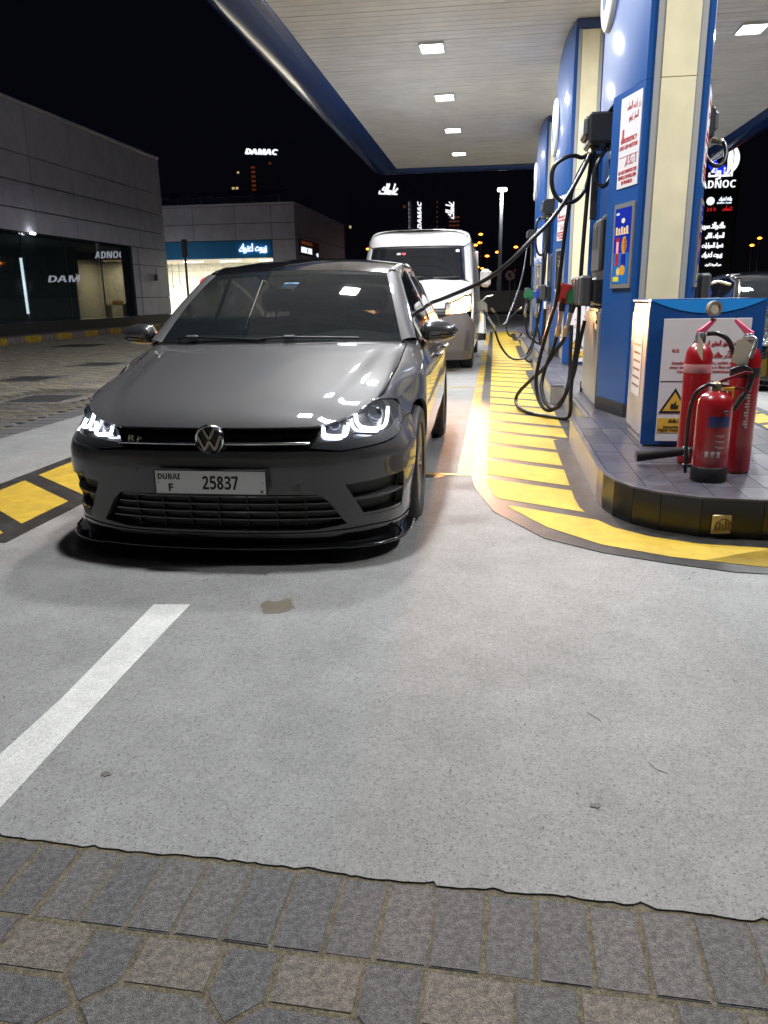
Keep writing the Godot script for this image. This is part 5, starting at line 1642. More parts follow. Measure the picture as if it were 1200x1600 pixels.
		m.quad(Vector3(q * 0.768, 0.935, -1.295), base.call(q), sg.call(Vector2(1.36, 0.95)), b.pos(Vector2((sd - 0.004) * q, 0.865)), Vector3(q, 1, 0))
		m.quad(b.pos(Vector2((sd - 0.004) * q, 0.865)), sg.call(Vector2(1.36, 0.95)), sg.call(Vector2(1.45, 0.95)), b.pos(Vector2((sd + 0.01) * q, 0.95)), Vector3(q, 0.3, 0))
		part("pillar_foot", m.mesh(), paint, t)
		m = MB.new()
		var sill := []
		for j in 12:
			var z := lerpf(1.42, 4.0, j / 11.0)
			sill.append([b.pos(Vector2(b.s_of(z) * q, 0.95)), sg.call(Vector2(z, 0.96))])
		m.sheet(sill, Vector3(q * 0.3, 1, 0))
		part("window_sill", m.mesh(), M.car_black, t)
		# door mirror
		var c := Vector3(q * 0.945, 0.985, -1.47)
		var mg := []
		for i in 13:
			var a := lerpf(-1.0, 1.0, i / 12.0)
			var row := []
			var rr := pow(maxf(0.0, 1.0 - pow(absf(a), 2.6)), 0.5)
			for k in 17:
				var w := TAU * k / 16.0
				var taper := lerpf(1.0, 0.72, (a + 1.0) / 2.0)
				row.append(c + Vector3(q * a * 0.115, (sin(w) * 0.072 * rr + 0.012 * (1.0 - a)) * taper + 0.01 * a, cos(w) * 0.085 * rr * taper - 0.02 * a))
			mg.append(row)
		m = MB.new()
		m.sheet(mg, Vector3.ZERO, c)
		var mi := part("door_mirror", m.mesh(), M.mirror_shell, t)
		part("mirror_foot", tb([c + Vector3(-q * 0.08, -0.045, 0.0), c + Vector3(-q * 0.11, -0.085, -0.01), c + Vector3(-q * 0.14, -0.105, -0.03)], 0.024, 8, 0.034), M.car_black, mi)
		part("mirror_strip", tb([c + Vector3(-q * 0.05, -0.030, 0.083), c + Vector3(q * 0.04, -0.026, 0.075), c + Vector3(q * 0.10, -0.012, 0.02)], 0.0065, 6), M.car_black, mi)
	var rg := []
	for j in 5:
		var row := []
		for i in 11:
			var u := lerpf(-1.0, 1.0, i / 10.0)
			row.append(Vector3(lerpf(0.52, 0.66, j / 4.0) * u, lerpf(1.35, 0.96, j / 4.0), -(lerpf(4.02, 4.2, j / 4.0) - 0.06 * u * u)))
		rg.append(row)
	m = MB.new()
	m.sheet(rg, Vector3(0, 0.3, -1))
	part("rear_window", m.mesh(), M.glass_tint, t)
	# ---- cowl, wipers, cabin
	m = MB.new()
	var cw := []
	for i in 21:
		var u := lerpf(-1.0, 1.0, i / 20.0)
		cw.append([Vector3(0.768 * u, 0.930 - 0.012 * u * u, -(1.06 + 0.215 * u * u)), base.call(u) + Vector3(0, -0.003, -0.004)])
	m.sheet(cw, Vector3.UP)
	part("cowl", m.mesh(), M.black_plastic, t)
	for w in [[Vector3(-0.60, 0.972, -1.24), Vector3(-0.50, 0.985, -1.20), Vector3(-0.03, 0.968, -1.115)], [Vector3(-0.06, 0.974, -1.11), Vector3(0.11, 0.984, -1.12), Vector3(0.50, 0.972, -1.20)]]:
		var wi := part("wiper", tb(smooth(w, 5), 0.0065, 6), M.black_plastic, t)
		part("wiper_pivot", bx(Vector3(-0.035, -0.012, -0.018), Vector3(0.035, 0.012, 0.018), 0.007), M.grey_plastic, wi, w[1])
	var ds := []
	for j in 6:
		var row := []
		for i in 13:
			var u := lerpf(-1.0, 1.0, i / 12.0)
			row.append(Vector3(0.72 * u, [0.93, 0.955, 0.975, 0.97, 0.90, 0.70][j] + 0.03 * exp(-pow((u - 0.5) / 0.22, 2.0)) * [0, 0.3, 1, 1, 1, 1][j], -[1.22, 1.4, 1.6, 1.75, 1.82, 1.8][j] - 0.12 * u * u * (1.0 - j / 5.0)))
		ds.append(row)
	m = MB.new()
	m.sheet(ds, Vector3(0, 1, 0))
	part("dashboard", m.mesh(), M.dash, t)
	m = MB.new()
	var rim := []
	for i in 25:
		var a := TAU * i / 24.0
		rim.append(Vector3(0.36 + cos(a) * 0.185, 0.93 + sin(a) * 0.17, -1.98 - sin(a) * 0.07))
	m.tube(PackedVector3Array(rim), 0.016, 8)
	part("steering_wheel", m.mesh(), M.dash, t)
	for x in [-0.36, 0.36]:
		m = MB.new()
		m.box(Vector3(x - 0.24, 0.5, -2.75), Vector3(x + 0.24, 1.06, -2.6), 0.06)
		m.box(Vector3(x - 0.13, 1.1, -2.76), Vector3(x + 0.13, 1.27, -2.66), 0.04)
		m.box(Vector3(x - 0.25, 0.35, -2.6), Vector3(x + 0.25, 0.52, -2.1), 0.05)
		part("front_seat", m.mesh(), M.seat_cloth, t)
	part("rear_bench", bx(Vector3(-0.6, 0.4, -3.5), Vector3(0.6, 1.05, -3.3), 0.06), M.seat_cloth, t)
	part("inner_mirror", bx(Vector3(-0.10, 1.275, -1.80), Vector3(0.10, 1.33, -1.775), 0.012), M.black_plastic, t)

func emblem(t: Node3D, at: Vector3) -> void:
	var e := Node3D.new()
	e.name = "front_emblem"
	e.position = at
	t.add_child(e)
	var T := Transform3D(Basis(Vector3.RIGHT, PI / 2.0), Vector3.ZERO)
	var m := MB.new()
	m.lathe([Vector2(0.001, 0.0), Vector2(0.060, -0.001), Vector2(0.062, -0.014), Vector2(0.055, -0.03)], 36, T)
	part("emblem_disc", m.mesh(), M.car_black, e)
	m = MB.new()
	m.lathe([Vector2(0.0685, -0.022), Vector2(0.070, -0.004), Vector2(0.067, 0.007), Vector2(0.062, 0.011), Vector2(0.057, 0.008), Vector2(0.0555, 0.0)], 40, T)
	part("emblem_ring", m.mesh(), M.chrome, e)
	m = MB.new()
	var st := func(p: Array, w: float) -> void:
		for i in p.size() - 1:
			var a: Vector2 = p[i]; var b: Vector2 = p[i + 1]
			var d := (b - a).normalized(); var n := Vector2(-d.y, d.x) * w
			m.prism(PackedVector2Array([a + n, b + n, b - n, a - n]), 0.0075 + 0.0003 * i, Transform3D(Basis(), Vector3(0, 0, 0.0005)))
	st.call([Vector2(-0.0265, 0.0495), Vector2(-0.001, 0.004), Vector2(0.001, 0.004), Vector2(0.0265, 0.0495)], 0.0052)
	st.call([Vector2(-0.0535, 0.019), Vector2(-0.0245, -0.0465), Vector2(0.0, -0.0045), Vector2(0.0245, -0.0465), Vector2(0.0535, 0.019)], 0.0052)
	part("emblem_strokes", m.mesh(), M.chrome, e)

func van() -> void:
	var t := thing("white_van", "white high roofed van with lit headlamp waiting behind the grey hatchback", "van", v(-1.285, 0, 12.45), 0.0)
	var F := V2([0.15, 0.09, 0.35, 0.02, 0.55, 0.0, 0.75, 0.015, 0.95, 0.05, 1.1, 0.11, 1.22, 0.19, 1.34, 0.32, 1.45, 0.46, 1.7, 0.68, 1.97, 0.88, 2.1, 0.97, 2.2, 1.07, 2.3, 1.3])
	var K := V2([0.15, 0.07, 0.35, 0.02, 0.55, 0.0, 0.75, 0.012, 0.95, 0.04, 1.1, 0.08, 1.22, 0.11, 1.34, 0.15, 1.45, 0.19, 1.7, 0.28, 1.97, 0.40, 2.1, 0.48, 2.2, 0.58, 2.3, 0.8])
	var S := V2([0.15, 0.05, 0.35, 0.02, 0.6, 0.0, 1.0, 0.005, 1.3, 0.02, 1.7, 0.055, 1.97, 0.085, 2.1, 0.10, 2.2, 0.13, 2.27, 0.19, 2.3, 0.3])
	# the shell: p.x runs 0..1 round the front corner, then in metres along the flank; p.y is the height
	var f := func(p: Vector2) -> Vector3:
		var y := p.y
		var u := absf(p.x)
		var w := 0.965 - Belt.look(S, y)
		var z0 := Belt.look(F, y)
		var c := 0.42 + 0.12 * smoothstep(1.2, 2.0, y)
		var th := minf(u, 1.0) * PI / 2.0
		var x := w * pow(maxf(sin(th), 0.0), 0.625)
		var z := z0 + c * (1.0 - pow(maxf(cos(th), 0.0), 0.625))
		if u > 1.0: z = lerpf(z, 0.42 + (u - 1.0), smoothstep(1.0, 1.9, u)) if u < 1.9 else 0.42 + (u - 1.0)
		if u > 1.0 and u < 1.9: z = maxf(z, z0 + c + (u - 1.0) * 0.2)
		return Vector3(x if p.x >= 0.0 else -x, y, -z)
	var C := Vector2(0.06, 0.06)
	var IN := Vector3(0, 1.0, -2.5)
	var sa := 1.63
	var half := [0, 0.86, 0.2, 0.86, 0.28, 0.90, 0.62, 0.93, 0.80, 0.82, 1.0, 0.74, sa - 0.22, 0.68]
	half.append_array(arc(sa, 0.34, 0.40, PI - 1.0, PI + 0.35, 8))
	half.append_array([0.95, 0.2, 0, 0.2])
	part("front_bumper", panel(sym(half), f, 0.0, 0.03, C, [], IN), M.van_bumper, t)
	part("bumper_slot", panel(sym([0, 0.42, 0.22, 0.42, 0.2, 0.28, 0, 0.28]), f, 0.004, 0.0, C, [], IN), M.black_plastic, t)
	for q in [1.0, -1.0]:
		var fo := V2([0.60, 0.66, 0.70, 0.66, 0.74, 0.36, 0.58, 0.34])
		part("fog_recess", panel(fo if q > 0 else mirror(fo), f, 0.006, 0.01, C, [], IN), M.grey_plastic, t)
	part("grille_panel", panel(sym([0, 1.0, 0.235, 1.0, 0.245, 0.905, 0.2, 0.865, 0, 0.865]), f, -0.02, 0.0, C, [], IN), M.black_plastic, t)
	for i in 3:
		var y := 0.885 + i * 0.04
		part("grille_slat", panel(sym([0, y + 0.012, 0.235, y + 0.012, 0.235, y - 0.008, 0, y - 0.008]), f, -0.002, 0.02, Vector2(0.1, 0.03), [], IN), M.chrome if i == 0 else M.grey_plastic, t)
	part("bonnet", panel(sym([0, 1.43, 0.5, 1.43, 0.70, 1.40, 0.86, 1.27, 0.82, 1.235, 0.6, 1.225, 0.245, 1.095, 0.235, 1.005, 0, 1.005]), f, 0.0, 0.02, C, [], IN), M.car_white, t)
	for q in [1.0, -1.0]:
		var P := func(o: Array) -> PackedVector2Array: return V2(o) if q > 0 else mirror(V2(o))
		var hl := part("headlamp", panel(P.call([0.245, 0.91, 0.25, 1.085, 0.60, 1.215, 0.82, 1.225, 0.88, 1.08, 0.70, 0.945]), f, 0.0, 0.02, C, [], IN), M.glass_clear, t)
		part("lamp_housing", panel(P.call([0.25, 0.915, 0.255, 1.08, 0.60, 1.21, 0.81, 1.22, 0.87, 1.08, 0.69, 0.95]), f, -0.06, 0.0, C, [], IN), M.lamp_silver, hl)
		part("lit_lamp", panel(P.call([0.32, 0.935, 0.33, 1.09, 0.60, 1.19, 0.80, 1.19, 0.83, 1.07, 0.66, 0.955]), f, -0.03, 0.02, C, [], IN), M.halogen, hl)
		part("indicator_lamp", panel(P.call([0.25, 0.92, 0.25, 0.99, 0.32, 0.99, 0.32, 0.925]), f, -0.02, 0.01, C, [], IN), M.amber_lamp, hl)
		var l := SpotLight3D.new()
		l.name = "headlamp_beam"
		l.light_color = Color(1.0, 0.68, 0.43)
		l.light_energy = HEAD_E
		l.light_size = 0.06
		l.spot_angle = 17.0
		l.spot_angle_attenuation = 0.9
		l.spot_range = 60.0
		l.spot_attenuation = 2.0
		l.shadow_enabled = true
		l.position = f.call(Vector2(0.5 * q, 1.06)) + Vector3(0, 0, 0.06)
		l.rotation = Vector3(-0.035, PI, 0.0)
		t.add_child(l)
		# flank
		var fl := [0.90, 1.23, 0.90, 1.08, 0.84, 0.84, 1.0, 0.755, sa - 0.21, 0.69]
		fl.append_array(arc(sa, 0.34, 0.41, PI - 1.05, -0.2, 10))
		fl.append_array([sa + 0.45, 0.28, 6.3, 0.28, 6.3, 2.1, 1.9, 2.1, 1.55, 1.98, 1.2, 1.45, 1.05, 1.30])
		var win := [1.35, 1.38, 1.62, 1.88, 2.3, 1.92, 2.3, 1.32, 1.5, 1.30]
		part("side_wall", panel(P.call(fl), f, 0.0, 0.02, Vector2(0.15, 0.1), [P.call(win)], IN), M.car_white, t)
		part("side_window", panel(P.call(win), f, -0.006, 0.0, Vector2(0.15, 0.1), [], IN), M.glass_tint, t)
		part("windscreen_pillar", panel(P.call([0.60, 1.45, 0.71, 1.41, 0.87, 1.28, 0.91, 1.235, 1.05, 1.305, 1.2, 1.455, 1.55, 1.985, 1.9, 2.105, 1.4, 2.14, 0.9, 2.06, 0.60, 1.97]), f, 0.0, 0.02, C, [], IN), M.car_white, t)
		var c: Vector3 = f.call(Vector2(1.1 * q, 1.36)) + Vector3(q * 0.19, 0.10, 0.12)
		var mi := part("door_mirror", bx(c + Vector3(-0.085, -0.14, -0.05), c + Vector3(0.085, 0.14, 0.06), 0.045), M.car_white, t)
		part("mirror_arm", tb([c + Vector3(-q * 0.06, -0.1, 0), c + Vector3(-q * 0.2, -0.12, -0.08)], 0.025, 6), M.black_plastic, mi)
		wheel(t, Vector3(q * 0.83, 0.34, -1.05), 0.34, q)
		wheel(t, Vector3(q * 0.83, 0.34, -4.6), 0.34, q)
	part("windscreen", panel(sym([0, 1.965, 0.45, 1.96, 0.57, 1.94, 0.575, 1.46, 0.45, 1.455, 0, 1.455]), f, -0.004, 0.0, C, [], IN), M.glass_tint, t)
	part("windscreen_border", panel(sym([0, 1.985, 0.45, 1.98, 0.595, 1.96, 0.595, 1.445, 0.45, 1.435, 0, 1.435]), f, -0.008, 0.0, C, [sym([0, 1.95, 0.44, 1.945, 0.54, 1.925, 0.545, 1.485, 0.44, 1.48, 0, 1.48])], IN), M.black_plastic, t)
	part("roof_front", panel(sym([0, 2.27, 0.6, 2.25, 1.0, 2.20, 1.4, 2.145, 0.9, 2.065, 0.60, 1.985, 0.45, 1.99, 0, 1.995]), f, 0.002, 0.02, C, [], IN), M.car_white, t)
	var roof := []
	for j in 17:
		var row := []
		for i in 17:
			var u := lerpf(-1.0, 1.0, i / 16.0)
			var z := lerpf(1.05, 5.6, j / 16.0)
			row.append(Vector3(u * 0.835, 2.315 - 0.10 * pow(absf(u), 6.0) - 0.06 * pow(1.0 - j / 16.0, 6.0) - 0.015 * u * u, -z - 0.2 * u * u * (1.0 - j / 16.0)))
		roof.append(row)
	var m := MB.new()
	m.sheet(roof, Vector3.UP)
	part("roof", m.mesh(), M.car_white, t)
	part("rear_wall", bx(Vector3(-0.9, 0.3, -5.86), Vector3(0.9, 2.15, -5.8), 0.05), M.car_white, t)
	part("cabin_floor", bx(Vector3(-0.85, 0.3, -5.6), Vector3(0.85, 0.8, -0.6), 0.05), M.dark_cloth, t)
	part("dashboard", bx(Vector3(-0.8, 1.0, -1.2), Vector3(0.8, 1.36, -0.7), 0.08), M.dash, t)
	part("cabin_partition", bx(Vector3(-0.85, 0.8, -2.6), Vector3(0.85, 2.1, -2.5)), M.dark_cloth, t)
	for x in [-0.42, 0.42]: part("front_seat", bx(Vector3(x - 0.25, 0.8, -2.1), Vector3(x + 0.25, 1.65, -1.95), 0.06), M.seat_cloth, t)
	var tag2 := func(lo: Vector2, hi: Vector2, mt: Material, nm: String) -> void: part(nm, panel(V2([lo.x, lo.y, hi.x, lo.y, hi.x, hi.y, lo.x, hi.y]), f, 0.002, 0.0, C, [], IN), mt, t)
	tag2.call(Vector2(0.40, 1.885), Vector2(0.47, 1.925), M.white, "pass_sticker")
	tag2.call(Vector2(-0.08, 1.85), Vector2(-0.05, 1.885), M.red_ink, "red_sticker")
	tag2.call(Vector2(-0.13, 1.85), Vector2(-0.09, 1.885), M.trim_grey, "grey_sticker")
	for w in [[-0.36, 0.03], [0.1, 0.45]]:
		var P := []
		for k in 5: P.append((f.call(Vector2(lerpf(w[0], w[1], k / 4.0), 1.455 + 0.006 * k)) as Vector3) + Vector3(0, 0.012, 0.014))
		part("wiper", tb(P, 0.009, 6), M.black_plastic, t)

const HEAD_E := 44.0

func car_materials() -> void:
	mat("plate_white", lin(0.90, 0.89, 0.87), 0.35)
	mat("grille_dark", lin(0.006, 0.006, 0.007), 0.5)
	mat("lamp_grey", lin(0.05, 0.05, 0.055), 0.3)
	mat("lamp_silver", lin(0.45, 0.46, 0.5), 0.2, 0.9)
	mat("projector", lin(0.10, 0.11, 0.13), 0.05, 0.6)
	mat("seat_cloth", lin(0.03, 0.03, 0.032), 0.9)
	mat("sticker", lin(0.22, 0.48, 0.8), 0.5)
	var m := mat("mirror_shell", lin(0.10, 0.10, 0.105), 0.25, 0.7)
	m.clearcoat_enabled = true; m.clearcoat = 0.8; m.clearcoat_roughness = 0.05
	m = mat("van_bumper", lin(0.11, 0.095, 0.09), 0.5)

# ---------------------------------------------------------------- buildings and everything far away
func box_wd(x0: float, x1: float, y0: float, y1: float, d0: float, d1: float, b := 0.0) -> ArrayMesh:
	return bx(Vector3(x0, y0, -d0), Vector3(x1, y1, -d1), b)

func shop() -> void:
	var fx := -15.2
	var kerb := struct("painted_kerb", "kerb of alternating yellow and grey stones along the paved yard")
	var i := 0
	var d := 12.38
	while d < 42.0:
		var L := 0.95 if i % 2 else 0.87
		part("kerb_stone", box_wd(-14.42, -14.2, -0.05, 0.2, d + 0.004, d + L - 0.004, 0.02), M.worn_yellow if i % 2 else M.kerb_concrete, kerb)
		d += L
		i += 1
	var sw := struct("shop_pavement", "narrow pavement before the dark shop")
	part("paving", box_wd(fx - 0.3, -14.425, -0.05, 0.19, -2, 42), M.kerb_concrete, sw)
	var t := thing("shop_building", "long grey panel clad shop with dark glass front at the left", "building", v(fx, 0, 24))
	var W := func(m: Mesh, mt: Material, nm: String, par: Node3D = t) -> MeshInstance3D: return part(nm, m, mt, par, -t.position if par == t else Vector3.ZERO)
	W.call(box_wd(fx - 12.0, fx - 0.12, 3.42, 7.3, 2.0, 35.96), M.joint_dark, "upper_structure")
	W.call(box_wd(fx - 12.1, fx + 0.03, 7.30, 7.42, 1.9, 36.02, 0.02), M.cladding, "coping")
	W.call(box_wd(fx - 0.1, fx + 0.06, 0.0, 0.55, 2.0, 36.0, 0.01), M.plinth, "plinth")
	W.call(box_wd(fx - 12.0, fx - 0.11, -0.02, 0.05, 2.0, 36.0), M.plinth, "floor")
	W.call(box_wd(fx - 12.0, fx - 11.8, 0.05, 3.4, 2.0, 35.9), M.shop_inside, "back_wall")
	W.call(box_wd(fx - 11.9, fx - 0.15, 3.3, 3.41, 2.0, 35.9), M.shop_inside, "ceiling")
	W.call(box_wd(fx - 11.9, fx - 0.13, 0.05, 3.3, 35.86, 35.98), M.cladding, "end_wall")
	W.call(box_wd(fx - 11.9, fx - 0.13, 0.05, 3.3, 2.0, 2.1), M.shop_inside, "near_wall")
	W.call(box_wd(fx - 0.5, fx - 0.02, 0.55, 3.38, 32.42, 35.85), M.joint_dark, "corner_core")
	rng.seed = 61
	var rows := [3.40, 4.12, 4.95, 5.80, 7.295]
	var ds := []
	for k in 14: ds.append(36.0 - 2.62 * k)
	for k in 12:
		for r in 4:
			W.call(box_wd(fx - 0.11, fx + rng.randf_range(-0.002, 0.003), rows[r] + 0.02, rows[r + 1] - 0.02, ds[k + 1] + 0.02, ds[k] - 0.02, 0.006), M.cladding, "cladding_panel")
	for r in [[0.56, 1.32], [1.32, 2.68], [2.68, 3.40]]:
		W.call(box_wd(fx - 0.015, fx + 0.012, r[0] + 0.012, r[1] - 0.012, 33.05, 35.99, 0.005), M.cladding, "cladding_panel")
		W.call(box_wd(fx - 0.12, fx - 0.016, r[0] + 0.012, r[1] - 0.012, 32.45, 33.03, 0.005), M.cladding, "cladding_panel")
	for k in 11:
		var d1 := 32.4 - 2.6 * k
		var g: MeshInstance3D = W.call(box_wd(fx - 0.10, fx - 0.085, 0.56, 3.38, d1 - 2.585, d1 - 0.015), M.glass_shop, "window_pane")
		W.call(box_wd(fx - 0.12, fx - 0.07, 0.56, 3.38, d1 - 2.612, d1 - 2.588, 0.004), M.joint_dark, "mullion")
	# the lit alcove at the far end of the shop and its fittings
	W.call(box_wd(fx - 3.3, fx - 0.6, 0.05, 2.98, 35.6, 35.66), M.bay_wall, "alcove_wall")
	W.call(box_wd(fx - 3.36, fx - 3.3, 0.05, 3.0, 33.6, 35.6), M.bay_wall, "alcove_side")
	W.call(box_wd(fx - 3.4, fx - 0.55, 3.0, 3.29, 33.7, 33.8), M.joint_dark, "alcove_header")
	var s := thing("reflected_shop_sign", "reflection of a sign in the shop glass, built as glowing capitals over the bright alcove", "sign", v(fx - 1.63, 3.06, 33.68))  # a sign mirrored in the glass, modelled as self-lit capitals inside
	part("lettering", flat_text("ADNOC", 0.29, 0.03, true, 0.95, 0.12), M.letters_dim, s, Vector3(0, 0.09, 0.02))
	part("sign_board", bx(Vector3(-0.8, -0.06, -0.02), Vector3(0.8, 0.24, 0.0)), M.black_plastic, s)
	var s2 := thing("reflected_letters", "reflection of a slanted far sign in the shop glass, built as small glowing letters inside", "sign", v(-17.6, 2.1, 31.0), 0.35)  # stands in for a reflection in the pane; the letters glow by themselves
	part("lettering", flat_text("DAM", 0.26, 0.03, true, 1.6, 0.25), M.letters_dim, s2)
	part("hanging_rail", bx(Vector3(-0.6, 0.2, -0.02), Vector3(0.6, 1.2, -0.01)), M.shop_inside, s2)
	var al := thing("alcove_lamp", "ceiling lamp over the pale alcove inside the shop", "ceiling light", v(fx - 1.9, 2.95, 34.6))
	part("lamp_panel", bx(Vector3(-0.5, -0.02, -0.15), Vector3(0.5, 0.02, 0.15)), M.window_pale, al)
	lamp_area(al, Vector3(0, -0.05, 0), Vector2(1.0, 0.3), Color(1.0, 0.95, 0.78), 6.0)
	var de := thing("counter_desk", "yellowish desk in the lit shop alcove", "desk", v(fx - 2.2, 0.05, 35.0))
	part("top", bx(Vector3(-0.5, 0.95, -0.3), Vector3(0.5, 1.0, 0.3)), M.yellow_ink, de)
	for q in [-0.42, 0.42]: part("leg", bx(Vector3(q - 0.03, 0, -0.25), Vector3(q + 0.03, 0.95, 0.25)), M.bay_wall, de)
	part("tray", bx(Vector3(-0.2, 1.0, -0.2), Vector3(0.25, 1.15, 0.1), 0.02), M.brass, de)
	var ca := thing("blue_cupboard", "blue cupboard beside the desk in the lit shop alcove", "cupboard", v(fx - 1.25, 0.05, 35.1))
	part("body", bx(Vector3(-0.35, 0.02, -0.3), Vector3(0.35, 1.25, 0.3), 0.02), M.blue_ink, ca)
	part("top", bx(Vector3(-0.38, 1.25, -0.32), Vector3(0.38, 1.29, 0.32), 0.01), M.trim_grey, ca)
	var tl := thing("tube_lamp", "upright white tube lamp glowing behind the shop glass", "lamp", v(-17.4, 0.78, 27.8))
	part("light_tube", tb([Vector3(0, 0, 0), Vector3(0, 2.0, 0)], 0.045, 8), M.tube_light, tl)
	part("back_strip", bx(Vector3(-0.08, -0.72, -0.08), Vector3(0.08, 2.03, -0.06)), M.trim_grey, tl)
	var om := OmniLight3D.new()
	om.name = "tube_glow"
	om.light_color = Color(0.85, 0.95, 1.0)
	om.light_energy = 0.5
	om.light_size = 0.3
	om.omni_range = 20.0
	om.omni_attenuation = 2.0
	om.shadow_enabled = true
	om.position = Vector3(0.15, 1.0, 0.2)
	tl.add_child(om)
	var wl := thing("wall_lamp", "tiny white lamp above the shop glass at the left", "lamp", v(fx + 0.08, 3.37, 25.0))
	part("bulb_lamp", bx(Vector3(-0.02, -0.03, -0.12), Vector3(0.07, 0.04, 0.12), 0.02), M.street_white, wl)
	part("bracket", bx(Vector3(-0.16, -0.02, -0.03), Vector3(-0.02, 0.06, 0.03)), M.trim_grey, wl)
	var lk := thing("wall_box", "small dark box with hook on the shop's end panel", "wall box", v(fx + 0.02, 2.2, 34.5))
	part("box", bx(Vector3(-0.01, -0.16, -0.1), Vector3(0.1, 0.12, 0.1), 0.02), M.grey_plastic, lk)
	part("hook", tb([Vector3(0.05, 0.12, 0), Vector3(0.08, 0.3, 0.03), Vector3(0.05, 0.34, -0.03)], 0.015, 6), M.grey_plastic, lk)
	var rp := thing("roof_plant_housing", "dark sloping plant housing on the shop roof", "roof unit", v(-22.5, 7.42, 35.0))
	part("housing", pr([Vector2(-3.5, 0), Vector2(3.2, 0), Vector2(2.4, 1.1), Vector2(1.2, 1.75), Vector2(-0.6, 2.35), Vector2(-1.8, 2.4), Vector2(-3.0, 2.1)], 3.0), M.night_brown, rp)
	part("louvre", bx(Vector3(-2.5, 0.3, 3.0), Vector3(1.0, 1.4, 3.04)), M.night_wall, rp)

func lamp_area(t: Node3D, at: Vector3, size: Vector2, c: Color, e: float) -> void:
	var l := AreaLight3D.new()
	l.name = "lamp_light"
	l.area_size = size
	l.light_color = c
	l.light_energy = e
	l.set("area_range", 40.0)
	l.shadow_enabled = true
	l.rotation.x = -PI / 2.0
	l.position = at
	t.add_child(l)

